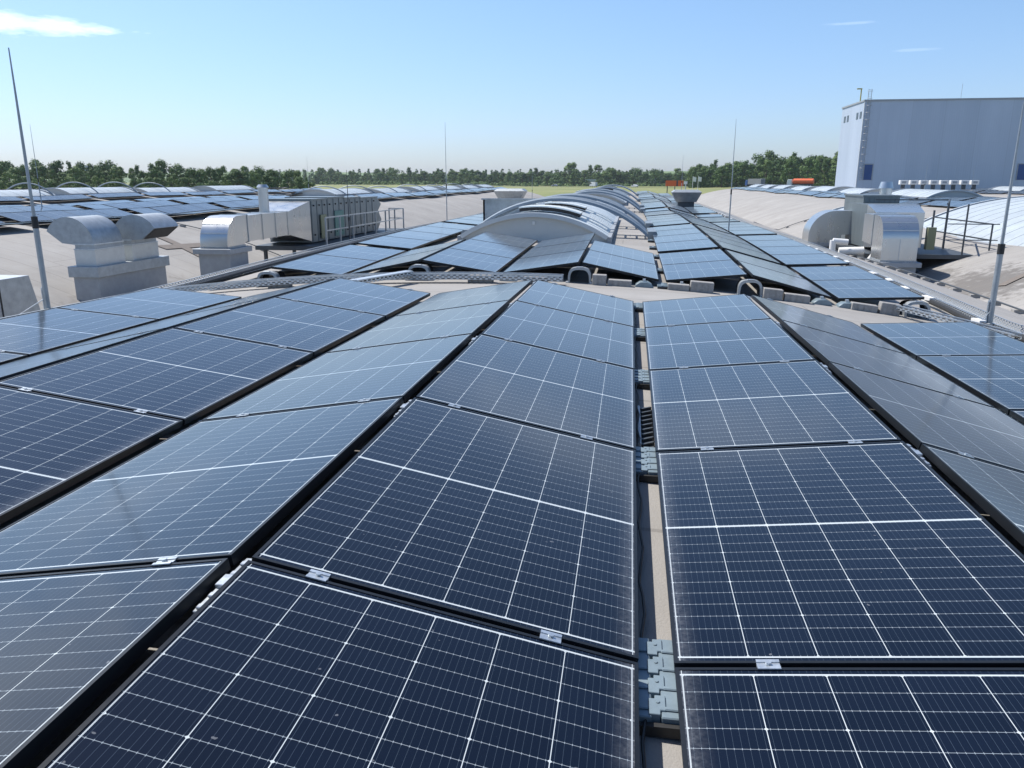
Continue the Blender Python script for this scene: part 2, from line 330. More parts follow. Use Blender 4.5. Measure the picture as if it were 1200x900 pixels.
# ------------------------------------------------------------------ helpers: meshes
class MB:
    def __init__(s): s.v = []; s.f = []; s.uv = {}; s.mi = []
    def quad_pts(s, pts, uv=None, mi=0):
        b = len(s.v); s.v += [tuple(p) for p in pts]; s.f.append(tuple(range(b, b + len(pts)))); s.mi.append(mi)
        if uv: s.uv[len(s.f) - 1] = uv
    def box(s, x0, x1, y0, y1, z0, z1, mi=0):
        b = len(s.v)
        s.v += [(x0, y0, z0), (x1, y0, z0), (x1, y1, z0), (x0, y1, z0), (x0, y0, z1), (x1, y0, z1), (x1, y1, z1), (x0, y1, z1)]
        for f in ((0, 3, 2, 1), (4, 5, 6, 7), (0, 1, 5, 4), (1, 2, 6, 5), (2, 3, 7, 6), (3, 0, 4, 7)):
            s.f.append(tuple(b + i for i in f)); s.mi.append(mi)
        return s
    def prism(s, poly, a, b_, axis='y', mi=0):
        """poly of (u,w): extruded along axis. axis y: u=x; axis x: u=y"""
        b = len(s.v); n = len(poly)
        for t in (a, b_):
            for u, w in poly:
                s.v.append((u, t, w) if axis == 'y' else (t, u, w) if axis == 'x' else (u, w, t))
        s.f.append(tuple(b + i for i in range(n))); s.mi.append(mi)
        s.f.append(tuple(b + n + i for i in reversed(range(n)))); s.mi.append(mi)
        for i in range(n):
            j = (i + 1) % n
            s.f.append((b + i, b + n + i, b + n + j, b + j)); s.mi.append(mi)
        return s
    def tube(s, pts, r, n=8, cap=True, mi=0):
        pts = [Vector(p) for p in pts]; b = len(s.v)
        rr = r if isinstance(r, (list, tuple)) else [r] * len(pts)
        for i, p in enumerate(pts):
            d = (pts[min(i + 1, len(pts) - 1)] - pts[max(i - 1, 0)]).normalized()
            u = d.orthogonal().normalized() if abs(d.z) > .95 else d.cross(Vector((0, 0, 1))).normalized()
            if abs(d.z) > .95: u = (Vector((1, 0, 0)) - d * d.x).normalized()
            w = d.cross(u)
            for k in range(n):
                a = 2 * pi * k / n
                s.v.append(tuple(p + (u * cos(a) + w * sin(a)) * rr[i]))
        for i in range(len(pts) - 1):
            for k in range(n):
                k2 = (k + 1) % n
                s.f.append((b + i * n + k, b + i * n + k2, b + (i + 1) * n + k2, b + (i + 1) * n + k)); s.mi.append(mi)
        if cap:
            s.f.append(tuple(b + k for k in reversed(range(n)))); s.mi.append(mi)
            s.f.append(tuple(b + (len(pts) - 1) * n + k for k in range(n))); s.mi.append(mi)
        return s
    def bar(s, p0, p1, w, h, mi=0):
        """rectangular bar between two points"""
        p0, p1 = Vector(p0), Vector(p1); d = (p1 - p0).normalized()
        u = d.cross(Vector((0, 0, 1)));
        u = Vector((1, 0, 0)) if u.length < 1e-3 else u.normalized()
        w_ = d.cross(u).normalized(); b = len(s.v)
        for p in (p0, p1):
            for su, sw in ((-1, -1), (1, -1), (1, 1), (-1, 1)): s.v.append(tuple(p + u * su * w / 2 + w_ * sw * h / 2))
        for f in ((0, 1, 2, 3), (7, 6, 5, 4), (0, 4, 5, 1), (1, 5, 6, 2), (2, 6, 7, 3), (3, 7, 4, 0)):
            s.f.append(tuple(b + i for i in f)); s.mi.append(mi)
        return s
    def mesh(s, name, mats, smooth=False, bevel=0):
        me = D.meshes.new(name); me.from_pydata(s.v, [], s.f)
        for m in (mats if isinstance(mats, (list, tuple)) else [mats]): me.materials.append(m)
        me.polygons.foreach_set('material_index', s.mi)
        if s.uv:
            ul = me.uv_layers.new(name='UVMap')
            for fi, uv in s.uv.items():
                pgn = me.polygons[fi]
                for li, c in zip(pgn.loop_indices, uv): ul.data[li].uv = c
        bm = bmesh.new(); bm.from_mesh(me)
        if bevel:
            bmesh.ops.remove_doubles(bm, verts=bm.verts, dist=1e-5)
            es = [e for e in bm.edges if len(e.link_faces) == 2 and e.calc_face_angle(0) > 0.6]
            bmesh.ops.bevel(bm, geom=es, offset=bevel, segments=1, affect='EDGES')
        if not s.uv: bmesh.ops.recalc_face_normals(bm, faces=bm.faces)
        bm.to_mesh(me); bm.free()
        if smooth:
            me.shade_smooth()
            try: me.set_sharp_from_angle(angle=R(38))
            except Exception: pass
        me.update(); return me
    def obj(s, name, mats, parent=None, smooth=False, bevel=0):
        o = D.objects.new(name, s.mesh(name, mats, smooth, bevel)); COL.objects.link(o)
        if parent: o.parent = parent
        return o
def thing(name, label, cat, loc=(0, 0, 0), rz=0, group=None):
    o = D.objects.new(name, None); COL.objects.link(o); o.empty_display_size = .2
    o.location = loc; o.rotation_euler = (0, 0, rz); tag(o, label, cat, group); return o
def tag(o, label=None, cat=None, group=None, kind=None):
    if label: o['label'] = label
    if cat: o['category'] = cat
    if group: o['group'] = group
    if kind: o['kind'] = kind
    return o
def dup(root, loc=None, label=None, group=None, mat=None, rz=None, sc=None):
    r = root.copy(); COL.objects.link(r)
    if loc is not None: r.location = loc
    if rz is not None: r.rotation_euler = (0, 0, rz)
    if sc is not None: r.scale = sc
    if mat is not None: r.matrix_world = mat
    if label: r['label'] = label
    if group: r['group'] = group
    for ch in list(root.children):
        c = ch.copy(); COL.objects.link(c); c.parent = r
        for g in list(ch.children):
            d = g.copy(); COL.objects.link(d); d.parent = c
    return r
def ordn(n): return ['first', 'second', 'third', 'fourth', 'fifth', 'sixth', 'seventh', 'eighth', 'ninth', 'tenth', 'eleventh', 'twelfth', 'thirteenth', 'fourteenth', 'fifteenth', 'sixteenth', 'seventeenth', 'eighteenth', 'nineteenth', 'twentieth'][n - 1]

# ------------------------------------------------------------------ terrain, road, hills
CX, SP, LY = -1.88, 25.0, 24.0
def roof_z(x, y):
    dx = (x - CX + SP / 2) % SP - SP / 2; dy = (y + .4 + LY / 2) % LY - LY / 2
    a = abs(dx)
    return -.01215 * a * a - .0098 * max(0, a - 6) ** 2 - .00083 * dy * dy
def sstep(a, b, x):
    t = min(1, max(0, (x - a) / (b - a))); return t * t * (3 - 2 * t)
def ground_z(x, y):
    z = -6.5 + 3.3 * sstep(165, 330, y)
    z += 1.5 * sstep(0, 90, x) * sstep(230, 340, y) * (1 - sstep(430, 600, y))
    z += 0.7 * sstep(-250, -100, -abs(x)) * 0
    z += 1.0 * sstep(130, 230, y) * sstep(-60, -160, x) if x < -60 else 0
    return z
mb = MB()
xs = [-2400, -1500, -900, -500] + [-400 + 20 * i for i in range(41)] + [500, 900, 1500, 2400]
ys = [-600, -200, 60] + [100 + 20 * i for i in range(34)] + [900, 1200, 1600, 2200]
for y in ys:
    for x in xs: mb.v.append((x, y, ground_z(x, y)))
nx = len(xs)
for j in range(len(ys) - 1):
    for i in range(nx - 1):
        b = j * nx + i; mb.f.append((b, b + 1, b + nx + 1, b + nx)); mb.mi.append(0)
tag(mb.obj('ground', M['grass'], smooth=True), kind='structure')
mb = MB()                                                        # far gentle hill with a green field
hx = [-2350 + 100 * i for i in range(48)]
hy = [1150, 1250, 1400, 1550, 1750, 2000]
for j, y in enumerate(hy):
    for x in hx:
        hgt = [0, .55, .9, 1, 1, .9][j]
        prof = 14 + 7 * math.exp(-((x + 560) / 330) ** 2) + 4 * sin(x / 330.) + 3 * sin(x / 140. + 1)
        mb.v.append((x, y, -3.3 + hgt * (prof + 3)))
n = len(hx)
for j in range(len(hy) - 1):
    for i in range(n - 1):
        b = j * n + i; mb.f.append((b, b + 1, b + n + 1, b + n)); mb.mi.append(0)
tag(mb.obj('hills', M['field'], smooth=True), kind='structure')
RD = [(-420, 640), (-200, 615), (-40, 560), (20, 500), (70, 400), (130, 372), (260, 350)]
mb = MB(); prev = None
for i in range(len(RD) - 1):
    for k in range(10):
        t = k / 10; x = RD[i][0] * (1 - t) + RD[i + 1][0] * t; y = RD[i][1] * (1 - t) + RD[i + 1][1] * t
        dx, dy = RD[i + 1][0] - RD[i][0], RD[i + 1][1] - RD[i][1]; L = hypot(dx, dy); nx_, ny_ = -dy / L * 4, dx / L * 4
        z = max(ground_z(x, y), ground_z(x + nx_, y + ny_), ground_z(x - nx_, y - ny_)) + .12
        cur = ((x - nx_, y - ny_, z), (x + nx_, y + ny_, z))
        if prev: mb.quad_pts((prev[0], cur[0], cur[1], prev[1]))
        prev = cur
tag(mb.obj('road', M['asphalt']), kind='structure')

# ------------------------------------------------------------------ factory hall with its vaulted shell roof
hall = thing('factory_hall', 'long low factory hall under parallel beige vaulted roofs, carrying all the solar panels', 'factory hall', (0, 0, 0))
YB = {-3: 110, -2: 122, -1: 150, 0: 98, 1: 160, 2: 122, 3: 122}
for j, yend in YB.items():
    mb = MB(); c = CX + j * SP
    xs = [c - 12.5 + 25 * i / 44 for i in range(45)]
    ys = [-16 + i * 1.5 for i in range(int((yend + 16) / 1.5) + 1)]
    for y in ys:
        for x in xs:
            xx = min(max(x, c - 12.4999), c + 12.4999); mb.v.append((x, y, roof_z(xx, y)))
    n = len(xs)
    for a in range(len(ys) - 1):
        for i in range(n - 1):
            b = a * n + i; mb.f.append((b, b + 1, b + n + 1, b + n)); mb.mi.append(0)
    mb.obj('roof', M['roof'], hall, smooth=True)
mb = MB()
for j, yend in YB.items():
    c = CX + j * SP; ye = -16 + 1.5 * int((yend + 16) / 1.5)
    pts = [(c - 12.5 + 25 * i / 44, roof_z(min(max(c - 12.5 + 25 * i / 44, c - 12.4999), c + 12.4999), ye) - .01) for i in range(45)]
    mb.quad_pts([(c + 12.5, ye, -6.6), (c - 12.5, ye, -6.6)] + [(x, ye, z) for x, z in pts])
mb.obj('wall', M['curb'], hall)
# gutters in the valleys
for j in range(-3, 3):
    mb = MB(); x = CX + (j + .5) * SP; z = roof_z(x - .001, -.4 + 12)
    mb.box(x - .35, x + .35, -15, YB[j] - 1, z - .3, z + .06)
    mb.obj('gutter', M['galv_dull'], hall)

# ------------------------------------------------------------------ solar panels
def ring(mb, hw, hl, t, z0, z1):
    b = len(mb.v)
    for z in (z1, z0):
        for (a, c) in ((hw, hl), (hw - t, hl - t)):
            mb.v += [(-a, -c, z), (a, -c, z), (a, c, z), (-a, c, z)]
    for i in range(4):
        j = (i + 1) % 4
        for q in ((b + i, b + j, b + 4 + j, b + 4 + i), (b + 8 + j, b + 8 + i, b + 12 + i, b + 12 + j),
                  (b + 8 + i, b + 8 + j, b + j, b + i), (b + 4 + i, b + 4 + j, b + 12 + j, b + 12 + i)):
            mb.f.append(q); mb.mi.append(0)
def frame_mb():
    mb = MB(); ring(mb, PW / 2, PL / 2, .011, -.035, 0); return mb
def glass_mb():
    mb = MB(); a, b = PW / 2 - .011, PL / 2 - .011
    mb.quad_pts([(-a, -b, -.002), (a, -b, -.002), (a, b, -.002), (-a, b, -.002)], [(-a, -b), (a, -b), (a, b), (-a, b)])
    mb.quad_pts([(-a, b, -.008), (a, b, -.008), (a, -b, -.008), (-a, -b, -.008)], [(5, 5)] * 4)
    return mb
fr_me = frame_mb().mesh('frame', M['frame']); gl_me = glass_mb().mesh('glass_sheet', M['pv'])
def clamp_mb():
    mb = MB(); mb.box(-.03, .03, -.009, .009, -.02, .001)
    mb.box(-.03, .03, -.021, -.009, .0005, .004); mb.box(-.03, .03, .009, .021, .0005, .004)
    mb.tube([(0, 0, .003), (0, 0, .010)], .008, 8); return mb
cl_me = clamp_mb().mesh('clamp', M['galv'])
def make_panel(near):
    t = D.objects.new('solar_panel', None); COL.objects.link(t); t['category'] = 'solar panel'
    for nm, me in (('frame', fr_me), ('glass_sheet', gl_me)):
        o = D.objects.new(nm, me); COL.objects.link(o); o.parent = t
    if near:
        for x in (-.32, .36):
            o = D.objects.new('clamp', cl_me); COL.objects.link(o); o.parent = t; o.location = (x, -PITCH / 2, 0)
    return t
# row cross-section offsets (x of low edge, x of high edge) relative to the vault crown
ROWS = [(-5.09, -4.03, 'x')]
rowdef = {  # name: (low x, high x) measured for the near field
    'a': (-7.02, -5.90), 'b': (-4.734, -5.860), 'c': (-4.640, -3.515), 'd': (-2.330, -3.448), 'e': (-2.226, -1.112),
    'f': (.062, -1.043), 'g': (.163, 1.290), 'h': (2.482, 1.369), 'i': (2.564, 3.692)}
order = 'abcdefghi'
def panel_matrix(xl, xh, y, lift=0.0):
    """y is the centre of the panel along the row"""
    def pt(x, yy, l): return Vector((x, yy, roof_z(x, yy) + l + lift))
    L = pt(xl, y, .1); H = pt(xh, y, .285)
    ux = (H - L).normalized()
    d = .4
    t = Vector((0, 2 * d, (roof_z(xl, y + d) - roof_z(xl, y - d) + roof_z(xh, y + d) - roof_z(xh, y - d)) / 2)).normalized()
    nz_ = ux.cross(t).normalized()
    if nz_.z < 0: t2 = -t; nz_ = ux.cross(t2).normalized(); t = t2
    ty = nz_.cross(ux).normalized()
    c = (L + H) / 2
    m = Matrix.Identity(4)
    for i, v in enumerate((ux, ty, nz_, c)):
        for k in range(3): m[k][i] = v[k]
    return m
def in_view(c):
    v = Vector(c) - Vector((0, 0, CZ)); yaw = R(8.49); p = R(14.63)
    x = v.x * cos(yaw) + v.y * sin(yaw); y = -v.x * sin(yaw) + v.y * cos(yaw)
    d = y * cos(p) - v.z * sin(p); u = y * sin(p) + v.z * cos(p)
    if d <= .3: return 0
    px, py = 600 + 915.4 * x / d, 450 - 915.4 * u / d
    return 1 if -80 < px < 1280 and -10 < py < 960 else 0
def psize(m):
    c = m.translation; v = Vector((0, 0, CZ)) - c; n = Vector((m[0][2], m[1][2], m[2][2]))
    return abs(v.normalized().dot(n)) / v.length_squared * (1 if in_view(c) else .02)
near_p = make_panel(True)
first = True
Y0 = 1.912
for ri, rn in enumerate(order):
    xl, xh = rowdef[rn]
    for k in range(-1, 4):
        m = panel_matrix(xl, xh, Y0 + (k + .5) * PITCH)
        n = 4 - k
        lab = 'solar panel %s from the cross walkway in the %s near row from the left' % (ordn(n), ordn(ri + 1))
        if first: o = near_p; first = False; o.matrix_world = m; o['label'] = lab
        else: o = dup(near_p, mat=m, label=lab)
        o['group'] = 'large solar panels in front of the walkway'
# every other panel position on the roofs
FAR = []
OFF = .37
def add_row(j, rn, y0, nn, tagname, mir=False, lift=.02):
    xl, xh = rowdef[rn]; c = j * SP + OFF
    for k in range(nn):
        y = y0 + (k + .5) * PITCH
        FAR.append((panel_matrix(xl + c, xh + c, y, lift), tagname, rn, k))
for rn in order: add_row(0, rn, 11.5, 3 if rn in 'de' else 2, 'block0')
blocks = [15.45, 23.1, 30.9, 39.3, 47.1, 55.0, 63.2, 71.0, 78.9, 87.0]
for bi, y0 in enumerate(blocks):
    for rn in 'abcghi': 
        if rn == 'c' and bi not in (1, 3, 5, 7): continue
        add_row(0, rn, y0, 4, 'block%d' % (bi + 1))
for j in (-3, -2, -1, 1, 2, 3):
    for bi in range(-2, 18):
        y0 = 15.45 + 7.85 * bi + (3.0 if j < 0 else 1.0)
        if y0 + 7.2 > YB[j]: continue
        for rn in ('abcdefghi' if (j == -1 and y0 < 56) or (j == 1 and 47 < y0 < 60) or (j == 2 and y0 < 36) or (j == -2 and y0 < 44) else 'abcghi'):
            if j == 1 and y0 < 47 and rn in 'abcde': continue
            add_row(j, rn, y0, 4, 'side%d' % j)
FAR.sort(key=lambda f: -psize(f[0]))
NIND = 300 - 45
far_p = make_panel(False)
first = True; counters = {}
VN = {-3: 'third roof vault to the left', -2: 'second roof vault to the left', -1: 'neighbouring roof vault to the left', 1: 'neighbouring roof vault to the right', 2: 'second roof vault to the right', 3: 'third roof vault to the right'}
for m, tn, rn, k in FAR[:NIND]:
    if tn.startswith('block'):
        bi = int(tn[5:])
        if bi == 0: lab = '%s panel behind the walkway in the %s row from left of that block' % (['front', 'second', 'third'][k], ordn(order.index(rn) + 1))
        else: lab = 'panel %s from the front of block %s behind the walkway, %s row from left' % (ordn(k + 1), ordn(bi + 1), ordn(order.index(rn) + 1))
        grp = 'solar panels on the central roof behind the walkway'
    else:
        j = int(tn[4:]); lab = 'small pale blue solar panel among the rows on the %s' % VN[j]; grp = 'solar panels on the ' + VN[j]
    if first: o = far_p; first = False; o.matrix_world = m; o['label'] = lab
    else: o = dup(far_p, mat=m, label=lab)
    o['group'] = grp
mb = MB(); fm = frame_mb(); gm = glass_mb()
for m, tn, rn, k in FAR[NIND:]:
    b = len(mb.v)
    for v in fm.v: mb.v.append(tuple(m @ Vector(v)))
    for f in fm.f: mb.f.append(tuple(b + i for i in f)); mb.mi.append(0); mb.uv[len(mb.f) - 1] = [(0, 0)] * 4
    b = len(mb.v)
    for v in gm.v: mb.v.append(tuple(m @ Vector(v)))
    for fi, f in enumerate(gm.f): mb.f.append(tuple(b + i for i in f)); mb.mi.append(1); mb.uv[len(mb.f) - 1] = gm.uv[fi]
tag(mb.obj('distant_solar_panels', [M['frame'], M['pv']]), 'pale blue rows of tiny solar panels on the most distant parts of the roofs', 'solar panels', kind='stuff')

# ------------------------------------------------------------------ mounting rails seen in the gaps
def make_rail():
    t = D.objects.new('mounting_rail', None); COL.objects.link(t); t['category'] = 'mounting rail'
    hw, ln = .074, .36
    for sx in (-1, 1):
        mb = MB(); x0, x1 = (.012, hw) if sx > 0 else (-hw, -.012)
        mb.box(x0, x1, 0, ln, .0, .045)
        for i in range(4): mb.box(x0 + .008 if sx > 0 else x0, x1 if sx > 0 else x1 - .008, .025 + i * .086, .040 + i * .086, .045, .051)
        mb.obj('ribbed_plate', M['plastic'], t, bevel=.003)
    mb = MB()
    for i in range(4):
        y = .006 + i * .088
        mb.prism([(-.020, y), (.010, y), (.010, y + .018), (.024, y + .018), (.024, y + .078), (-.004, y + .078), (-.004, y + .064), (-.020, y + .064)], .0, .050, 'z')
        mb.tube([(.004, y + .048, .050), (.004, y + .048, .053)], .006, 8)
    mb.obj('locking_strip', M['plastic'], t, bevel=.0015)
    mb = MB(); mb.box(-hw, hw, -.018, -.002, 0, .03); mb.obj('shadow_front', M['rubber'], t)  # black strip standing in for the shadow along the rail's front
    return t
def rail_at(x, y, proto=[None], label='', group=None, sc=(1, 1, 1)):
    if proto[0] is None: proto[0] = make_rail(); o = proto[0]
    else: o = dup(proto[0])
    o.location = (x, y, roof_z(x, y) + .004); o.scale = sc; o['label'] = label
    o.rotation_euler = (0, 0, 0)
    if group: o['group'] = group
    return o
G = 'ribbed mounting rails on the roof in the panel gaps'
for k in range(0, 5):
    rail_at(.1125, Y0 + k * PITCH - .16, label='%s ribbed rail from the camera in the narrow central roof gap' % ordn(k + 1), group=G)
for xx, w in ((-2.278, 'left of the camera'), (-4.687, 'far left'), (2.523, 'right of the camera')):
    for k in range(1, 5):
        rail_at(xx, Y0 + k * PITCH - .16, label='%s ribbed rail along the valley gap %s' % (ordn(k), w), group=G, sc=(.62, 1, 1))
for k in range(0, 8):
    rail_at(.37 + .1125, 11.5 + k * PITCH - .2 + (.35 if k > 1 else 0), label='%s ribbed rail in the narrow gap behind the cross walkway' % ordn(k + 1), group=G)
# ridge brackets between the raised edges
def make_bracket():
    t = D.objects.new('ridge_bracket', None); COL.objects.link(t); t['category'] = 'bracket'
    mb = MB(); mb.box(-.013, .013, -.15, .15, -.045, -.02); mb.box(-.015, .015, -.03, .03, -.02, -.008)
    for i in range(5): mb.box(-.009, .009, -.14 + i * .06, -.12 + i * .06, -.02, -.013)
    mb.obj('bracket_plate', M['galv'], t, bevel=.002)
    for yy in (-.10, .07): MB().box(-.012, .012, yy, yy + .03, -.30, -.03).obj('upright', M['dark_steel'], t)
    return t
bp = make_bracket(); first = True
for x, w in ((-1.0775, 'nearest ridge left of the camera'), (1.33, 'nearest ridge right of the camera'), (-3.482, 'second ridge to the left'), ):
    for k in range(0, 5):
        y = Y0 + k * PITCH - .09
        o = bp if first else dup(bp); first = False
        o.location = (x, y, roof_z(x, y) + .285 - .012); o['label'] = '%s steel bracket from the camera on the %s' % (ordn(k + 1), w); o['group'] = 'brackets in the ridge gaps'
# black string cable drooping from clip to clip along the shaded side of the central gap
cp = []
for i in range(0, 66):
    y = 1.3 + i * .12; cp.append((.083 + .008 * sin(i * 1.7), y, roof_z(.08, y) + .022 + .018 * abs(sin(i * .62))))
tag(MB().tube(cp, .0045, 6).obj('string_cable', M['rubber'], smooth=True), 'thin black cable lying along the shaded side of the central gap', 'cable')
# ribbed mat and white pipe lying in the central gap
mb = MB()
for i in range(9): mb.bar((.105, 4.03 + i * .085, .012 + roof_z(.1, 4.3)), (.165, 4.08 + i * .085, .012 + roof_z(.1, 4.3)), .014, .02)
mb.box(.102, .168, 4.0, 4.8, roof_z(.1, 4.4) + .001, roof_z(.1, 4.4) + .006)
tag(mb.obj('ribbed_mat', M['dark_steel']), 'dark ribbed protection mat lying in the central gap', 'mat')
z = roof_z(.09, 4.4) + .022
tag(MB().tube([(.092, 4.02, z), (.092, 4.4, z), (.090, 4.75, z)], .009, 8).obj('cable_pipe', M['white'], smooth=True), 'short white cable pipe lying in the central gap', 'pipe')

# ------------------------------------------------------------------ walkway furniture
def arch_pts(hw, h, n=14, sq=.55):
    return [(hw * (1 if cos(a) > 0 else -1) * abs(cos(a)) ** sq, h * abs(sin(a)) ** sq) for a in [pi * i / n for i in range(n + 1)]]
def make_hood():
    t = D.objects.new('ridge_end_hood', None); COL.objects.link(t); t['category'] = 'end hood'
    mb = MB(); o_ = arch_pts(.17, .235); i_ = arch_pts(.138, .20)
    mb.prism(o_ + i_[::-1], -.02, .10); mb.obj('arched_shell', M['galv_dull'], t, smooth=True)
    mb = MB(); o2 = arch_pts(.150, .212); i2 = arch_pts(.146, .209); mb.prism(o2 + i2[::-1], .0, .34); mb.obj('inner_lining', M['dark'], t)
    for bx in ((-.05, .05, -.03, .02, .236, .246), (-.20, -.15, -.04, .08, 0, .03), (.15, .20, -.04, .08, 0, .03)):
        MB().box(*bx).obj('foot_bracket', M['galv'], t, bevel=.003)
    return t
hp = make_hood(); first = True
YW = 11.5
for x, w in ((-5.88, 'at the far left ridge'), (-3.48, 'at the second ridge from the left'), (-1.078, 'beside the tray end'), (1.33, 'right of the central gap'), (3.95, 'at the far right beside the slanted tray')):
    x += OFF if x < 3.9 else 0.0
    y = YW - .12
    o = hp if first else dup(hp); first = False
    o.location = (x, y, roof_z(x, y)); o['label'] = 'grey arched end hood on the walkway edge %s' % w; o['group'] = 'arched hoods ending the panel ridges'
def block(x, y, w, h, lab, dz=0, rz=0, d=.14):
    t = MB(); t.box(-w / 2, w / 2, -d / 2, d / 2, 0, h)
    for i in range(1, int(w / .08)): t.box(-w / 2 + i * .08 - .004, -w / 2 + i * .08 + .004, -d / 2 - .003, -d / 2 + .002, .01, h - .012)
    o = t.obj('ballast_block', M['concrete'], bevel=.006); o.location = (x, y, roof_z(x, y) + .003 + dz); o.rotation_euler = (0, atan2(-(roof_z(x + .1, y) - roof_z(x - .1, y)), .2), rz)
    tag(o, lab, 'ballast block', 'concrete ballast blocks along the walkway')
B = [(-.42, .20, .15, 'thick concrete block right of the hood beside the tray end', 0),
     (-.13, .34, .09, 'long flat concrete block left of the central gap', 0),
     (1.02, .32, .15, 'tall concrete block just left of the second hood', 0),
     (.70, .30, .09, 'low concrete block right of the central gap', 0),
     (1.99, .26, .15, 'concrete block just right of the second hood', 0),
     (2.32, .34, .11, 'long concrete block before the valley right of second hood', 0),
     (3.22, .34, .10, 'low concrete block below the far right panel', 0),
     (3.55, .26, .16, 'taller concrete block below the far right panel', 0),
     (-2.12, .36, .11, 'dark concrete block under the middle of the long tray', 0),
     (-1.32, .34, .10, 'concrete block under the right end of long tray', 0),
     (-5.2, .34, .10, 'concrete block under the left part of long tray', 0)]
for x, w, h, lab, rz in B:
    block(x, YW - .18 if x > -1 else YW - .36, w, h, lab, rz=random.uniform(-.03, .03))
def footpad(x, y, lab):
    t = thing('panel_foot', lab, 'foot', (x, y, roof_z(x, y)), 0, 'pale feet under the front edge of panels')
    mb = MB(); mb.prism([(-.13, 0), (.13, 0), (.11, .05), (.05, .085), (-.06, .085), (-.12, .045)], -.09, .09); mb.obj('base_body', M['plastic'], t, smooth=True, bevel=.008)
    mb = MB(); mb.box(-.02, .02, -.03, .03, .085, .12); mb.obj('upright', M['galv'], t)
for x, w in ((.22, 'just left of the central gap'), (.80 - .05, 'just right of the central gap'), (2.68, 'left of the right valley gap'), (3.02, 'right of the right valley gap'), (-1.75, 'left valley gap'), (-4.15, 'far left valley gap')):
    footpad(x, YW - .1, 'pale plastic foot under the walkway edge panel, ' + w)

def tray(name, pts, w, h, lab, parent_group=None, cover=False):
    """perforated cable tray: U-section following pts"""
    t = thing(name, lab, 'cable tray', (0, 0, 0), 0, parent_group)
    mb = MB(); L = 0
    for a, b in zip(pts[:-1], pts[1:]):
        a, b = Vector(a), Vector(b); d = (b - a); ln = d.length; u = d.cross(Vector((0, 0, 1))).normalized() * (w / 2)
        up = Vector((0, 0, h))
        for s_ in (-1, 1):
            p = [a + u * s_, b + u * s_, b + u * s_ + up, a + u * s_ + up]
            mb.quad_pts(p, [(L, 0), (L + ln, 0), (L + ln, h), (L, h)])
        mb.quad_pts([a - u, b - u, b + u, a + u], [(L, 0), (L + ln, 0), (L + ln, w), (L, w)])
        L += ln
    mb.obj('perforated_channel', M['tray'], t)
    mb = MB()
    for a, b in zip(pts[:-1], pts[1:]):
        a, b = Vector(a), Vector(b); u = (b - a).cross(Vector((0, 0, 1))).normalized() * (w / 2); up = Vector((0, 0, h + .004))
        for s_ in (-1, 1): mb.bar(a + u * s_ + up, b + u * s_ + up, .018, .008)
    mb.obj('rolled_rim', M['galv'], t)
    if cover:
        mb = MB()
        for a, b in zip(pts[:-1], pts[1:]):
            a, b = Vector(a), Vector(b); up = Vector((0, 0, h + .012)); mb.bar(a + up, b + up, w * .96, .006)
        mb.obj('tray_cover', M['galv'], t)
    mb = MB()
    for k, off in enumerate((-.25, 0, .22)):
        mb.tube([Vector(p) + Vector((off * w * .8 * (1 if abs(pts[1][1] - pts[0][1]) > abs(pts[1][0] - pts[0][0]) else 0), off * w * .8 * (0 if abs(pts[1][1] - pts[0][1]) > abs(pts[1][0] - pts[0][0]) else 1), .02)) for p in pts], .012, 6)
    mb.obj('cable', M['rubber'], t, smooth=True)
    return t
pts = [(x, YW - .42, roof_z(x, YW - .42) + .055) for x in [-7.6 + i * .5 for i in range(14)]] + [(-.92, YW - .42, roof_z(-.92, YW - .42) + .055)]
tray('cable_tray', pts, .16, .085, 'long perforated tray crossing the roof along the left part of walkway')
pts = [(x, y, roof_z(x, y) + .10) for x, y in ((3.68, YW - .22), (4.1, YW - .95), (4.55, YW - 1.7))]
tray('cable_tray', pts, .13, .06, 'short slanted perforated tray at the right end of walkway')
pts = [(-2.95, y, roof_z(-2.95, y) + .15) for y in (10.95, 10.3, 9.75)]
tray('cable_tray', [(-3.15, 11.02, roof_z(-3.15, 11) + .12), (-3.5, 10.2, roof_z(-3.5, 10.2) + .11), (-3.9, 9.3, roof_z(-3.9, 9.3) + .1)], .14, .05, 'bright covered tray branching from long tray towards the left panels', cover=True)
pts = [(5.05, y, roof_z(5.05, y) + .05) for y in [1 + i * 1.5 for i in range(44)]]
tray('cable_tray', pts, .30, .10, 'very long perforated tray running beside the right edge of the panels')
pts = [(-7.45, y, roof_z(-7.45, y) + .05) for y in [2 + i * 1.5 for i in range(30)]]
tray('cable_tray', pts, .22, .08, 'very long perforated tray beside the left edge of the panels')
# black conduit with pale clamps on the right edge
t = thing('conduit', 'thick black conduit with white clamps beside the right cable tray', 'conduit', (0, 0, 0))
cp = [(4.72 + .03 * sin(y * 2.1), y, roof_z(4.72, y) + .09) for y in [1 + i * .5 for i in range(100)]]
MB().tube(cp, .045, 8).obj('black_hose', M['rubber'], t, smooth=True)
for i in range(0, 98, 2):
    if random.random() < .8: MB().bar(Vector(cp[i]) + Vector((0, .1, .02)), Vector(cp[i + 1]) + Vector((0, -.12, .02)), .085, .085).obj('white_sleeve', M['white'], t)
t = thing('conduit', 'thin black conduit beside the left cable tray', 'conduit', (0, 0, 0))
cp = [(-7.22, y, roof_z(-7.22, y) + .06) for y in [2 + i for i in range(34)]]
MB().tube(cp, .035, 8).obj('black_hose', M['rubber'], t, smooth=True)

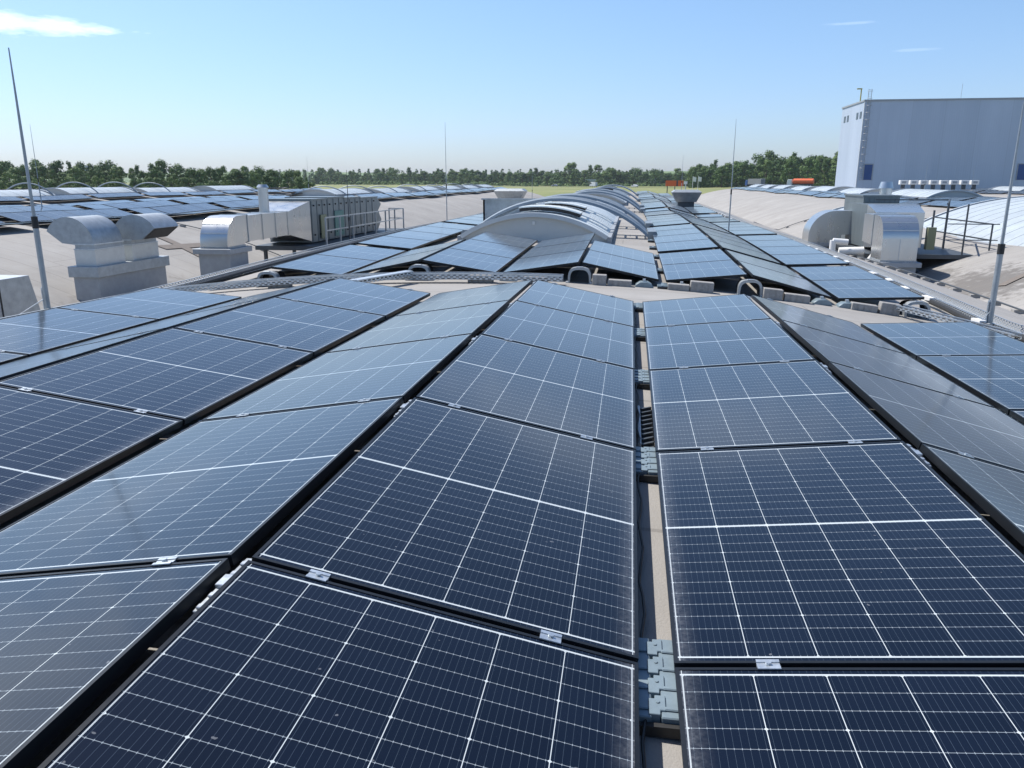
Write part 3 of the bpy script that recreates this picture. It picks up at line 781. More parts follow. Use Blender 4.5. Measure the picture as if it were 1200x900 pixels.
# lightning conductor wires on the roofs, held by small blocks
def wire(path, lab, step=1.0):
    t = thing('roof_wire', lab, 'lightning wire', (0, 0, 0), 0, 'lightning conductor wires on the roof')
    pts = []
    for (x0, y0), (x1, y1) in zip(path[:-1], path[1:]):
        n = max(1, int(hypot(x1 - x0, y1 - y0) / .6))
        for i in range(n): pts.append((x0 + (x1 - x0) * i / n, y0 + (y1 - y0) * i / n))
    pts.append(path[-1])
    P = [(x, y, roof_z(x, y) + .10) for x, y in pts]
    MB().tube(P, .022, 5).obj('wire', M['dark_steel'], t)
    for i in range(0, len(P), 2):
        x, y, z = P[i]; MB().box(x - .11, x + .11, y - .08, y + .08, z - .105, z - .015).obj('holder_block', M['concrete'], t)
wire([(9.6, 45), (23.0, 45)], 'dark wire climbing the right neighbouring vault at its near seam')
wire([(9.0, 61), (23.0, 61)], 'dark wire climbing the right neighbouring vault at its far seam')
wire([(8.4, 16), (8.9, 40), (9.6, 45)], 'dark wire along the right valley beside the ducts')
wire([(-13.6, 33), (-26, 33)], 'thin wire climbing the left neighbouring vault behind the ducts')
# brown walking strips crossing behind the hood vents
def strip(path, w, lab):
    mb = MB(); pts = []
    for (x0, y0), (x1, y1) in zip(path[:-1], path[1:]):
        for i in range(12): pts.append((x0 + (x1 - x0) * i / 12, y0 + (y1 - y0) * i / 12))
    pts.append(path[-1])
    for (x0, y0), (x1, y1) in zip(pts[:-1], pts[1:]):
        d = Vector((x1 - x0, y1 - y0)).normalized(); nx_, ny_ = -d.y * w / 2, d.x * w / 2
        mb.quad_pts([(x0 + nx_, y0 + ny_, roof_z(x0 + nx_, y0 + ny_) + .03), (x1 + nx_, y1 + ny_, roof_z(x1 + nx_, y1 + ny_) + .03), (x1 - nx_, y1 - ny_, roof_z(x1 - nx_, y1 - ny_) + .03), (x0 - nx_, y0 - ny_, roof_z(x0 - nx_, y0 - ny_) + .03)])
    tag(mb.obj('walking_strip', M['walk']), lab, 'walking strip', 'brown strips laid on the roof')
M['walk'] = simple('brown_walkway_strip', (.17, .145, .125), .9, 0, .15, 5)
strip([(-18.7, 29.4), (-15.6, 28.1)], .45, 'brown strip running down the left flank behind the hood vents')
strip([(-17.6, 27.7), (-17.2, 31.5)], .45, 'brown strip crossing the other strip behind the hood vents')
strip([(11.6, 26.6), (16.0, 29.0)], .3, 'brown strip on the right flank behind the lightning mast')

# ------------------------------------------------------------------ rooflights
def rooflight(xc, y0, y1, hw, rise, lab, zb=None, group=None, tilt=0, step=.52, glaz='sheet'):
    zb = roof_z(xc, (y0 + y1) / 2) if zb is None else zb
    t = thing('rooflight', lab, 'rooflight', (xc, y0, zb), 0, group); L = y1 - y0
    t.rotation_euler = (0, tilt, 0)
    Rr = (hw * hw + rise * rise) / (2 * rise); th = math.asin(hw / Rr)
    def arc(r, n=24, a=1.0): return [(r * sin(-th * a + 2 * th * a * i / n), r * cos(-th * a + 2 * th * a * i / n) - (Rr - rise)) for i in range(n + 1)]
    base = .12
    A = arc(Rr)
    for ya in (.05, L - .10):
        mb = MB(); mb.prism([(x, z + base) for x, z in A] + [(hw, -.35), (-hw, -.35)], ya, ya + .05); mb.obj('gable_end', M['gable'], t)
    mb = MB(); n = 24
    ny = int(L / step)
    for i in range(ny):
        ya, yb = i * step, (i + 1) * step
        for (yy0, yy1, r) in ((ya, yb - .028, Rr + .01), (yb - .028, yb, Rr + .018)):
            P = arc(r)
            b = len(mb.v)
            for yy in (yy0, yy1):
                for x, z in P: mb.v.append((x, yy, z + base))
            for k in range(n): mb.f.append((b + k, b + k + 1, b + n + 1 + k + 1, b + n + 1 + k)); mb.mi.append(1 if r > Rr + .015 else 0)
            if r > Rr + .015:
                Q = arc(Rr + .01)
                for yy in (yy0, yy1):
                    b = len(mb.v)
                    for (x, z), (x2, z2) in zip(P, Q): mb.v += [(x, yy, z + base), (x2, yy, z2 + base)]
                    for k in range(n): mb.f.append((b + 2 * k, b + 2 * k + 2, b + 2 * k + 3, b + 2 * k + 1)); mb.mi.append(1)
    mb.obj('ribbed_glazing', [M[glaz], M['zinc_white'] if glaz == 'sheet' else M['galv_dull']], t)
    for yy in (-.06, L - .12):
        mb = MB(); mb.prism([(x, z + base) for x, z in arc(Rr + .045)] + [(x, z + base) for x, z in arc(Rr - .05)[::-1]], yy, yy + .17)
        mb.obj('edge_trim', M['zinc_white'], t, smooth=False)
    mb = MB()
    for s_ in (-1, 1): mb.box(s_ * hw - .05 + .04 * s_, s_ * hw + .05 + .04 * s_, -.03, L + .03, -.35, base + .02)
    mb.box(-hw, hw, -.02, .05, -.35, .03)
    mb.obj('kerb', M['curb'], t)
    return t
def flap(t, hw, rise, y, a0, a1, lift):
    Rr = (hw * hw + rise * rise) / (2 * rise); th = math.asin(hw / Rr)
    mb = MB(); n = 14
    for s_, r0, r1 in ((0, Rr + lift, Rr + lift + .03),):
        P = [(r * sin(th * (a0 + (a1 - a0) * i / n)), r * cos(th * (a0 + (a1 - a0) * i / n)) - (Rr - rise) + .12) for r in (r0,) for i in range(n + 1)]
        Q = [(r1 * sin(th * (a0 + (a1 - a0) * i / n)), r1 * cos(th * (a0 + (a1 - a0) * i / n)) - (Rr - rise) + .12) for i in range(n + 1)]
        mb.prism(P + Q[::-1], y, y + .8)
    mb.obj('vent_flap', M['sheet'], t)
    mb = MB(); P = [((Rr + .06) * sin(th * (a0 + (a1 - a0) * i / n)), (Rr + .06) * cos(th * (a0 + (a1 - a0) * i / n)) - (Rr - rise) + .12) for i in range(n + 1)]
    Q = [((Rr + lift - .003) * sin(th * (a0 + (a1 - a0) * i / n)), (Rr + lift - .003) * cos(th * (a0 + (a1 - a0) * i / n)) - (Rr - rise) + .12) for i in range(n + 1)]
    mb.prism(P + Q[::-1], y + .05, y + .75); mb.obj('flap_opening', M['dark'], t)
RX = -2.17
rl = rooflight(RX, 17.8, 28.5, 1.66, .50, 'nearest arched rooflight with grey gable facing the camera and ribbed pale top', zb=roof_z(RX, 18) - .02)
mb = MB(); mb.box(-.025, .025, .02, .05, .40, .47); mb.obj('lifting_eye', M['white'], rl)
flap(rl, 1.66, .50, .9, -.25, .55, .14)
flap(rl, 1.66, .50, 4.6, -.6, .5, .12)
mb = MB(); mb.box(-1.95, -.45, 4.3, 4.36, .25, .86); mb.box(-1.95, -1.90, 4.3, 5.1, .25, .86); mb.box(-1.99, -.41, 4.25, 4.31, .84, .88)
mb.obj('raised_vent_lid', M['galv_dull'], rl)
mb = MB(); mb.box(-.40, -.22, 4.28, 4.4, .52, .82); mb.obj('vent_motor', M['white'], rl)
for y0, w in ((30.5, 'second arched rooflight from the camera on the central roof'), (44.5, 'third arched rooflight from the camera on the central roof'), (58.5, 'fourth arched rooflight from the camera on the central roof'), (72.5, 'fifth arched rooflight from the camera on the central roof')):
    r2 = rooflight(RX, y0, y0 + 10.5, 1.80, .50, w); flap(r2, 1.8, .5, 1.2, -.5, .4, .2)
# neighbours
rooflight(17.3, 19.5, 44, 3.1, .42, 'big white arched rooflight on the flank of the right neighbouring vault', zb=roof_z(17.3, 30) + .02, tilt=-.27, step=1.15, glaz='sheet_white')
GR = 'pale arched rooflights on the neighbouring roofs'
rooflight(23.1, 62, 72, 1.9, .5, 'white arched rooflight right of the far seam on the right neighbouring vault', group=GR, step=1.2, glaz='sheet_white')
rooflight(14.2, 50, 58, 1.6, .4, 'small white arched rooflight between the two seams on the right vault', zb=roof_z(14.2, 54), tilt=-.30, group=GR, step=1.2, glaz='sheet_white')
for i, y0 in enumerate((47, 60, 74, 90, 105)): rooflight(48.1, y0, y0 + 9, 1.9, .5, '%s nearest pale rooflight on the second vault to the right' % ordn(i + 1), group=GR, step=1.2, glaz='sheet_white')
for i, y0 in enumerate((54, 66, 78, 92)): rooflight(-52.1, y0, y0 + 10, 1.9, .5, '%s nearest pale rooflight on the second vault to the left' % ordn(i + 1), group=GR, step=1.2, glaz='sheet_white')
for i, y0 in enumerate((66, 80, 94, 108, 122, 136)): rooflight(-27.1, y0, y0 + 10, 1.9, .42, '%s nearest pale rooflight on the left neighbouring vault' % ordn(i + 1), group=GR, step=1.2, glaz='sheet_white')
for i, y0 in enumerate((80, 93, 106, 119, 132, 145)): rooflight(23.1, y0, y0 + 9, 1.9, .5, '%s rooflight beyond the far seam on the right neighbouring vault' % ordn(i + 1), group=GR, step=1.2, glaz='sheet_white')

# steel arches spanning the rooflights
def steel_arch(xc, y, hw, rise, lab, wide=True, sp=1.15, group='blue grey steel arches over the rooflights'):
    z0 = roof_z(xc + hw, y) - .02
    t = thing('steel_arch', lab, 'steel arch', (xc, y, z0), 0, group)
    Rr = (hw * hw + rise * rise) / (2 * rise); th = math.asin(hw / Rr); n = 30
    def P(r, a): return (r * sin(a), r * cos(a) - (Rr - rise))
    for k, yy in enumerate((0, sp) if wide else (0,)):
        w = .30 if wide else .12
        mb = MB(); b = len(mb.v)
        for i in range(n + 1):
            a = -th + 2 * th * i / n
            # folded plate: front lip lower, crest, rear lip
            sec = [(Rr - .06, 0), (Rr + .0, .02), (Rr + .03, w * .45), (Rr + .01, w), (Rr - .06, w + .02), (Rr - .07, w), (Rr - .01, w - .03), (Rr + .0, w * .45), (Rr - .02, .05), (Rr - .06, .03)]
            for r, dy in sec:
                x, z = P(r, a); mb.v.append((x, yy + dy, z))
        m_ = 10
        for i in range(n):
            for q_ in range(m_):
                q2 = (q_ + 1) % m_; mb.f.append((b + i * m_ + q_, b + i * m_ + q2, b + (i + 1) * m_ + q2, b + (i + 1) * m_ + q_)); mb.mi.append(0)
        mb.obj('arch_band', M['arch'], t, smooth=True)
        if not wide: break
    for s_ in (-1, 1):
        mb = MB(); x = s_ * hw
        mb.prism([(x - .16, -.02), (x + .16, -.02), (x + .10 - s_ * .06, .22), (x - .10 - s_ * .06, .22)], -.02, (sp + .5) if wide else .18)
        mb.obj('arch_foot', M['arch'], t)
    if wide:
        mb = MB()
        for i in range(1, 12):
            a = -th + 2 * th * i / 12; x, z = P(Rr - .03, a)
            mb.bar((x, .28, z), (x, sp + .05, z), .035, .035)
        mb.obj('tie_bar', M['arch'], t)
    return t
for i, y in enumerate((19.6, 23.2, 37.5, 41.0, 55.5, 59, 73, 77)):
    steel_arch(CX + .10, y, 2.36, 1.0, '%s steel arch from the camera over the central rooflights' % ordn(i + 1), sp=1.05)
for i, y in enumerate((51, 57, 63, 69, 75, 81)):
    steel_arch(-52.1, y, 2.7, 1.25, '%s slim arch from the near end on the second left vault' % ordn(i + 1), wide=False, group='slim arches over the left rooflights')
for i, y in enumerate((68, 76, 84, 96, 108, 120, 132)):
    steel_arch(-27.1, y, 2.4, .9, '%s slim arch from the near end on the left neighbouring vault' % ordn(i + 1), wide=False, group='slim arches over the left rooflights')
for i, y in enumerate((62, 70, 95)):
    steel_arch(48.1, y, 2.4, .9, '%s slim arch from the near end on the second right vault' % ordn(i + 1), wide=False, group='slim arches over the right rooflights')

# ------------------------------------------------------------------ roof vents
def cowl(x, y, w, d, h, lab, z=None, k=1.35):
    z = roof_z(x, y) if z is None else z
    t = thing('roof_vent', lab, 'roof vent', (x, y, z), 0, 'trapezoid sheet metal roof vents')
    mb = MB(); mb.box(-w / 2 * .62, w / 2 * .62, -d / 2 * .62, d / 2 * .62, -.1, h * .45); mb.obj('vent_neck', M['dark_steel'], t)
    mb = MB(); b = 0
    lo, hi = (w / 2 * .78, d / 2 * .78), (w / 2 * k * .85, d / 2 * k * .85)
    for (a, c), zz in ((lo, h * .38), (hi, h * .88)):
        mb.v += [(-a, -c, zz), (a, -c, zz), (a, c, zz), (-a, c, zz)]
    mb.v += [(-hi[0] * .8, -hi[1] * .8, h), (hi[0] * .8, -hi[1] * .8, h), (hi[0] * .8, hi[1] * .8, h), (-hi[0] * .8, hi[1] * .8, h)]
    for l in (0, 4):
        for i in range(4):
            j = (i + 1) % 4; mb.f.append((l + i, l + j, l + 4 + j, l + 4 + i)); mb.mi.append(0)
    mb.f.append((8, 9, 10, 11)); mb.mi.append(0); mb.f.append((3, 2, 1, 0)); mb.mi.append(0)
    mb.obj('vent_cowl', M['galv_dull'], t)
cowl(3.1, 47.5, 1.45, 1.45, 1.08, 'trapezoid metal roof vent at the far end of the right panel rows')
cowl(-11.3, 75, 2.5, 2.2, 1.75, 'trapezoid metal roof vent standing left of the central arches')


def hood_vent(yA, yB, side, parent, zc):
    w, h = .60, .60
    Rr = .74; cxp = w - Rr
    P = [(w, 0), (w, h)] + [(cxp + Rr * cos(a), h + Rr * sin(a)) for a in [R(152) * i / 12 for i in range(1, 13)]] + [(cxp - .22, h + .02), (.02, h - .02), (.0, 0)]
    P = [((p[0] - w / 2) * (1 if side < 0 else -1), p[1] + zc) for p in P]
    mb = MB(); mb.prism(P, yA, yB); mb.obj('curved_hood', M['galv_dull'], parent, smooth=True)
    k0 = P[13]; k1 = P[14]; dx, dz = k0[0] - k1[0], k0[1] - k1[1]; off = Vector((-.012 * (1 if side < 0 else -1), -.012))
    a = (k1[0] + dx * .06 + off.x, k1[1] + dz * .06 + off.y); b = (k1[0] + dx * .95 + off.x, k1[1] + dz * .95 + off.y)
    mb = MB(); mb.quad_pts([(a[0], yA + .04, a[1]), (b[0], yA + .04, b[1]), (b[0], yB - .04, b[1]), (a[0], yB - .04, a[1])]); mb.obj('dark_opening', M['dark'], parent)
    mb = MB()
    for zz in (zc + h - .02, zc + h - .16): mb.box(-w / 2 - .02, w / 2 + .02, yA - .02, yB + .02, zz, zz + .035)
    mb.obj('flange', M['galv'], parent)
    mb = MB(); mb.box(-w / 2 - .012, w / 2 + .012, yA - .012, yB + .012, zc - .01, zc + h - .165); mb.obj('neck_casing', M['white_metal'], parent)
M['white_metal'] = simple('pale_sheet_metal', (.56, .57, .55), .45, .35, .1, 3)
vx, vy = -15.0, 19.75
t = thing('roof_vent', 'pair of curved hood vents on one long kerb, left of the panels', 'roof vent', (vx, vy, 0))
mb = MB(); mb.box(-.44, .50, .0, 3.45, -1.30, -1.0); mb.obj('kerb_cap', M['galv_dull'], t, bevel=.01)
mb = MB(); mb.box(-.36, .40, .10, 3.35, -2.5, -1.30); mb.obj('kerb', M['curb'], t)
hood_vent(.22, 1.5, -1, t, -1.0); hood_vent(1.9, 3.2, 1, t, -1.0)
# sloping metal casing at the frame's left edge
t = thing('duct_casing', 'grey leaning metal casing at the left edge beside the lightning mast', 'duct casing', (-15.4, 15.3, -2.2))
mb = MB(); mb.prism([(.0, 0), (2.6, 0), (2.3, 1.22), (.15, 1.22)], -.7, .55, 'x'); mb.obj('casing_body', M['galv_dull'], t, bevel=.01)
mb = MB(); mb.prism([(1.27, .02), (1.31, .02), (1.31, 1.225), (1.27, 1.225)], .55, .562, 'x'); mb.obj('seam', M['dark'], t)

# ------------------------------------------------------------------ lightning masts
def mast(x, y, h, lab, r=.028, base=True, lean=(0, 0), dz=0, brace=False, black=False, z=None):
    z = roof_z(x, y) if z is None else z
    t = thing('lightning_mast', lab, 'lightning mast', (x, y, z), 0, 'tall thin lightning masts')
    m = M['dark_steel'] if black else M['galv_dull']
    lx, ly = lean
    def P(s_): return (lx * s_, ly * s_, s_ * h)
    MB().tube([P(0), P(.36)], r, 10).obj('lower_tube', m, t, smooth=True)
    MB().tube([P(.355), P(.40)], r * 1.15, 10).obj('black_sleeve', M['rubber'], t, smooth=True)
    MB().tube([P(.40), P(.7), P(1)], [r * .62, r * .5, r * .22], 8).obj('upper_rod', m, t, smooth=True)
    if base:
        mb = MB(); mb.box(-.16, .16, -.16, .16, 0, .05); mb.tube([(0, 0, .05), (0, 0, .12)], r * 1.6, 10); mb.obj('base_plate', m, t, bevel=.005)
    if brace:
        mb = MB(); mb.tube([(-.05, 0, .02), (-.05, 0, .42)], .012, 6); mb.bar((-.05, -.0, .42), (.0, 0, .42), .03, .03)
        mb.tube([(0, 0, .30), (-.32, -.25, .05)], .006, 5); mb.obj('brace', M['galv'], t)
    return t
mast(-7.64, 9.3, 3.38, 'near left lightning mast beside the curved hood vents', .034, lean=(0, 0), brace=True)
mast(4.86, 11.3, 2.95, 'near right lightning mast with black sleeve beside the right cable tray', .038, brace=True)
mast(-8.48, 36.3, 4.5, 'slim mast standing on the left panel edge before the grey flank', .022)
mast(2.95, 24.9, 3.35, 'slim mast between the right panel rows with short black sleeve', .020)
mast(-25.5, 31.6, 3.7, 'slim mast behind the near left mast at the far panels', .022)
mast(-33.4, 80, 4.3, 'very thin distant mast above the left air handling unit', .028)
mast(-14.6, 118, 5.4, 'very thin distant mast behind the central trapezoid vent', .04)
mast(5.7, 96, 4.9, 'very thin distant mast near the orange sign', .035)
mast(23.6, 70, 2.6, 'thin mast on the right vault before the tall building', .03)
mast(29.5, 76, 3.0, 'second thin mast on the right before the tall building', .03)
mast(48.1, 101, 3.0, 'third thin mast on the right before the tall building', .03)
mast(-12.15, 33.3, 3.3, 'black lightning mast in front of the left air handling unit', .035, black=True, z=-1.55, base=False)

# ------------------------------------------------------------------ left air handling unit
def railing(parent, x, y0, y1, z, h=1.1, n=8, ends=True, xe=None, mat='galv_dull'):
    mb = MB()
    for i in range(n):
        y = y0 + (y1 - y0) * i / (n - 1); mb.bar((x, y, z), (x, y, z + h), .06, .06)
    for zz in (h, h * .52): mb.bar((x, y0, z + zz), (x, y1, z + zz), .045, .045)
    if xe is not None:
        for zz in (h, h * .52): mb.bar((x, y1, z + zz), (xe, y1, z + zz), .045, .045)
        mb.bar((xe, y1, z), (xe, y1, z + h), .06, .06)
    mb.obj('railing', M[mat], parent)
def qarc(y0, z0, r, n=12):   # elbow outline from vertical riser to horizontal duct going +Y
    return [(y0 + r - r * cos(pi / 2 * i / n), z0 + r * sin(pi / 2 * i / n)) for i in range(n + 1)]
t = thing('air_handling_unit', 'long grey air handling unit with shiny duct elbow in the left valley', 'air handling unit', (-13.75, 24.9, 0))
mb = MB(); top = .14
P = [(.0, -.92)] + qarc(0, -.92 + .16, .90 + .0) + [(1.55, top), (1.55, -.74), (1.22, -.80), (1.22, -.92)]
mb.prism(P, -.62, .36, 'x'); mb.obj('duct_elbow', M['alu'], t, smooth=True)
mb = MB(); mb.box(-.85, .52, -.14, 1.42, -1.10, -.92); mb.obj('kerb_cap', M['curb'], t, bevel=.01)
mb = MB(); mb.box(-.72, .40, .0, 1.3, -2.6, -1.10); mb.obj('kerb', M['curb'], t)
mb = MB(); mb.box(-.60, .34, 1.56, 5.0, -.78, .12)
for y in (1.56, 2.7, 3.8, 4.9): mb.box(-.62, .37, y, y + .04, -.80, .14)
mb.obj('duct', M['alu'], t)
mb = MB()          # widening piece
b = 0
mb.v += [(-.60, 5.0, -.78), (.34, 5.0, -.78), (.34, 5.0, .12), (-.60, 5.0, .12), (-1.2, 6.6, -1.15), (.6, 6.6, -1.15), (.6, 6.6, .48), (-1.2, 6.6, .48)]
for f in ((0, 1, 2, 3), (7, 6, 5, 4), (0, 4, 5, 1), (1, 5, 6, 2), (2, 6, 7, 3), (3, 7, 4, 0)): mb.f.append(f); mb.mi.append(0)
mb.obj('duct_transition', M['alu'], t)
for i, (ya, yb, zt) in enumerate(((6.62, 8.4, .52), (8.42, 10.5, .56), (10.52, 12.7, .50), (12.72, 15.4, .46))):
    mb = MB(); mb.box(-1.25, .62, ya, yb, -1.2, zt)
    for k in range(3): mb.box(.62, .64, ya + .05 + k * (yb - ya) / 3, ya + .05 + k * (yb - ya) / 3 + .05, -1.18, zt - .03)
    mb.box(-1.3, .67, ya, yb, zt, zt + .05)
    o = mb.obj('cabinet', M['cabinet'], t)
    m2 = MB()
    for k in range(3):
        for zz in (-.9, .3): m2.tube([(.64, ya + .25 + k * (yb - ya) / 3, zz), (.68, ya + .25 + k * (yb - ya) / 3, zz)], .035, 8)
    m2.obj('bolt_knob', M['dark'], o)
mb = MB(); mb.box(.64, .67, 9.2, 10.3, -1.1, .0); mb.obj('service_panel', M['teal'], t)
mb = MB(); mb.box(.66, .70, 7.5, 8.1, -1.1, -.1); mb.obj('service_door', M['olive'], t)
mb = MB(); mb.prism([(15.42, -1.2), (16.1, -.7), (15.6, -.2), (16.1, .1), (15.42, .46)], -1.2, .6, 'x'); mb.obj('weather_hood', M['cabinet'], t)
mb = MB(); mb.box(-1.3, 1.45, 5.3, 17.6, -1.42, -1.25); 
for y in (5.6, 8.4, 11.2, 14, 17.2): mb.box(1.2, 1.32, y, y + .12, -2.6, -1.42); mb.box(-1.1, -.98, y, y + .12, -2.6, -1.42)
mb.obj('platform', M['dark_steel'], t)
railing(t, 1.4, 6.2, 17.5, -1.25, 1.08, 8, xe=.6)
mb = MB(); mb.tube([(-.3, 4.3, .1), (-.3, 4.3, 1.05)], .19, 14); mb.obj('exhaust_pipe', M['alu'], t, smooth=True)
mb = MB(); mb.tube([(-.3, 4.3, 1.052), (-.3, 4.3, 1.16)], [.23, .16], 14); mb.obj('pipe_cap', M['alu'], t, smooth=True)

mb = MB(); mb.box(-.64, .38, -.02, 1.24, -.90, -.86); mb.box(-.64, .38, 1.50, 1.54, -.80, .16)
for k in range(5): mb.tube([(-.5 + k * .21, -.03, -.88), (-.5 + k * .21, -.045, -.88)], .016, 6)
mb.obj('flange', M['galv_dull'], t)
mb = MB()
for k in range(1, 4):
    a = pi / 2 * k / 4; mb.box(-.625, .365, .9 - .9 * cos(a) - .012, .9 - .9 * cos(a) + .012, -.76 + .9 * sin(a) - .012, -.76 + .9 * sin(a) + .012)
mb.obj('folded_seam', M['galv'], t)
# ------------------------------------------------------------------ right air handling unit
t = thing('air_handling_unit', 'right air handling unit with bluish shiny duct elbow and railed platform', 'air handling unit', (9.7, 30.5, 0))
mb = MB(); top = .06
P = [(.0, -1.58)] + qarc(0, -.76, .82) + [(2.6, top), (2.6, -1.0), (1.25, -1.06), (1.25, -1.58)]
mb.prism(P, -.62, .62, 'x'); mb.obj('duct_elbow', M['alu'], t, smooth=True)
mb = MB(); mb.box(-.78, .78, -.16, 1.45, -1.76, -1.58); mb.obj('kerb_cap', M['curb'], t, bevel=.01)
mb = MB(); mb.box(-.64, .64, -.02, 1.3, -3.0, -1.76); mb.obj('kerb', M['curb'], t)
mb = MB(); mb.box(-.64, .64, -.02, 1.27, -1.56, -1.52); mb.box(-.64, .64, 1.3, 1.34, -1.08, .08)
mb.obj('flange', M['galv_dull'], t)
mb = MB()
for k in range(1, 4):
    a = pi / 2 * k / 4; mb.box(-.625, .625, .82 - .82 * cos(a) - .012, .82 - .82 * cos(a) + .012, -.76 + .82 * sin(a) - .012, -.76 + .82 * sin(a) + .012)
mb.box(-.012, .012, -.012, .0, -1.55, -.76); mb.obj('folded_seam', M['galv'], t)
mb = MB(); mb.v += [(-.2, 2.6, -1.25), (1.6, 2.6, -1.25), (1.6, 2.6, .10), (-.2, 2.6, .10), (.0, 4.6, -1.4), (2.0, 4.6, -1.4), (2.0, 4.6, .36), (.0, 4.6, .36)]
for f in ((0, 1, 2, 3), (7, 6, 5, 4), (0, 4, 5, 1), (1, 5, 6, 2), (2, 6, 7, 3), (3, 7, 4, 0)): mb.f.append(f); mb.mi.append(0)
mb.obj('duct_transition', M['alu'], t)
mb = MB(); mb.box(.0, 2.1, 4.62, 7.6, -1.4, .34)
for k in range(4): mb.box(2.1, 2.13, 4.7 + k * .7, 4.76 + k * .7, -1.38, .30)
mb.obj('cabinet', M['cabinet'], t)
mb = MB(); mb.box(1.70, 2.0, 2.3, 2.55, -1.3, -.45); mb.obj('service_door', M['olive'], t)
mb = MB(); mb.box(-.6, 4.0, 2.0, 8.4, -1.62, -1.46)
for x in (.2, 3.6):
    for y in (2.3, 5, 8): mb.box(x, x + .12, y, y + .12, -3.2, -1.62)
mb.bar((1.0, 2.2, -1.7), (1.9, 2.2, -2.5), .1, .1)
mb.obj('platform', M['dark_steel'], t)
mb = MB()
for x, h in ((2.95, 1.9), (3.9, 1.15)): mb.bar((x, 2.1, -1.46), (x, 2.1, -1.46 + h), .05, .05)
mb.bar((3.3, 5, -1.46), (3.3, 5, .55), .07, .07); mb.bar((3.9, 8.2, -1.46), (3.9, 8.2, .0), .07, .07)
for z in (-.3, -.9): mb.bar((2.3, 2.1, z), (4.15, 2.1, z), .035, .035)
for z in (.45,): mb.bar((2.2, 2.1, z), (3.3, 5, z + .08), .05, .05); mb.bar((.4, 5, z + .08), (3.3, 5, z + .08), .05, .05)
for z in (-.3, -.9): mb.bar((3.9, 2.1, z), (3.9, 8.2, z), .05, .05)
mb.obj('railing', M['dark_steel'], t)
t = thing('air_handling_unit', 'right rear unit with quarter round duct, tall ribbed cabinet and silver chimney', 'air handling unit', (8.9, 38, 0))
mb = MB(); top = .0
P = [(-.95, -1.42)] + [(-.95 + 1.12 - 1.12 * cos(pi / 2 * i / 14), -1.12 + 1.12 * sin(pi / 2 * i / 14)) for i in range(15)] + [(1.45, 0), (1.45, -1.0), (.45, -1.05), (.45, -1.42)]
mb.prism(P, -.6, .7, 'y'); mb.obj('duct_elbow', M['alu'], t, smooth=True)
mb = MB(); mb.box(-1.1, .62, -.74, .84, -1.56, -1.42); mb.obj('kerb_cap', M['curb'], t)
mb = MB(); mb.box(-.95, .48, -.6, .7, -3.0, -1.56); mb.obj('kerb', M['curb'], t)
mb = MB(); mb.box(1.25, 2.75, -.6, 2.6, -1.5, .62)
for k in range(7): mb.box(1.28 + k * .215, 1.33 + k * .215, -.63, -.60, -1.45, .58)
mb.box(1.2, 2.8, -.64, 2.64, .62, .68)
mb.obj('cabinet', M['cabinet'], t)
mb = MB(); mb.tube([(2.95, 2.2, -.8), (2.95, 2.2, .95)], .27, 16); mb.obj('chimney', M['alu'], t, smooth=True)
mb = MB(); mb.tube([(2.95, 2.2, .952), (2.95, 2.2, 1.25)], [.33, .25], 16); mb.obj('chimney_cap', M['alu'], t, smooth=True)
mb = MB(); mb.box(.7, 3.6, -.9, 2.9, -1.75, -1.55)
for x in (1.0, 3.2): mb.box(x, x + .12, -.7, -.58, -3.0, -1.75)
mb.obj('platform', M['dark_steel'], t)
t = thing('pump_pipework', 'white lagged pipes between the two right duct elbows', 'pipework', (8.75, 32.5, 0))
mb = MB(); mb.tube([(-.9, 0, -.95), (-.9, 0, -1.9)], .12, 10); mb.tube([(-.9, 0, -.98), (-.35, 0, -1.02)], .12, 10); mb.tube([(-.6, .2, -1.4), (.3, .1, -1.35)], .16, 10)
mb.tube([(.42, -.3, -2.3), (.42, -.3, -1.62), (.5, -.3, -1.5), (.72, -.3, -1.47)], .08, 10); mb.obj('lagged_pipe', M['white'], t, smooth=True)
mb = MB(); mb.box(-.75, .2, -.1, .4, -2.1, -1.62); mb.obj('pump_box', M['curb'], t)

# ------------------------------------------------------------------ tall building
t = thing('high_bay_warehouse', 'tall windowless blue grey warehouse at the right behind the roofs', 'warehouse', (33.9, 130, -6.5))
mb = MB(); mb.box(0, 62, 0, 13, 0, 19.2); mb.obj('wall', M['clad'], t)
mb = MB(); mb.box(-.12, 62.1, -.12, 13.1, 19.2, 19.45); mb.obj('roof_edge', M['curb'], t)
mb = MB(); mb.box(-.05, .05, -.05, .05, 0, 19.2); mb.obj('corner_trim', M['white'], t)
for x in (.95, 22.6):
    mb = MB(); mb.box(x, x + 1.15, -.06, .02, 7.85, 10.1); d = mb.obj('door', M['blue'], t)
    mb = MB(); mb.box(x - .12, x + 1.27, -.10, -.062, 10.1, 10.22); mb.box(x - .12, x, -.10, -.0, 7.8, 10.1); mb.box(x + 1.15, x + 1.27, -.10, 0, 7.8, 10.1); mb.obj('door_frame', M['curb'], d)
for y in (1.0, 2.9, 8.4, 10.3):
    mb = MB(); mb.box(-.05, .02, y, y + .95, 16.9, 17.85); mb.obj('window', M['glass_dark'], t)
mb = MB()
for s_ in (-.28, .28): mb.bar((.55 + s_ * .8, -.25, 7.8), (.55 + s_ * .8, -.25, 20.9), .06, .06)
for i in range(44): mb.bar((.33, -.25, 7.9 + i * .3), (.77, -.25, 7.9 + i * .3), .035, .035)
for i in range(12):
    z = 9.6 + i * 1.0
    pt = [(.55 + .38 * cos(a), -.25 - .38 * sin(a), z) for a in [pi * k / 6 for k in range(7)]]
    mb.tube(pt, .025, 4)
mb.obj('ladder', M['curb'], t)
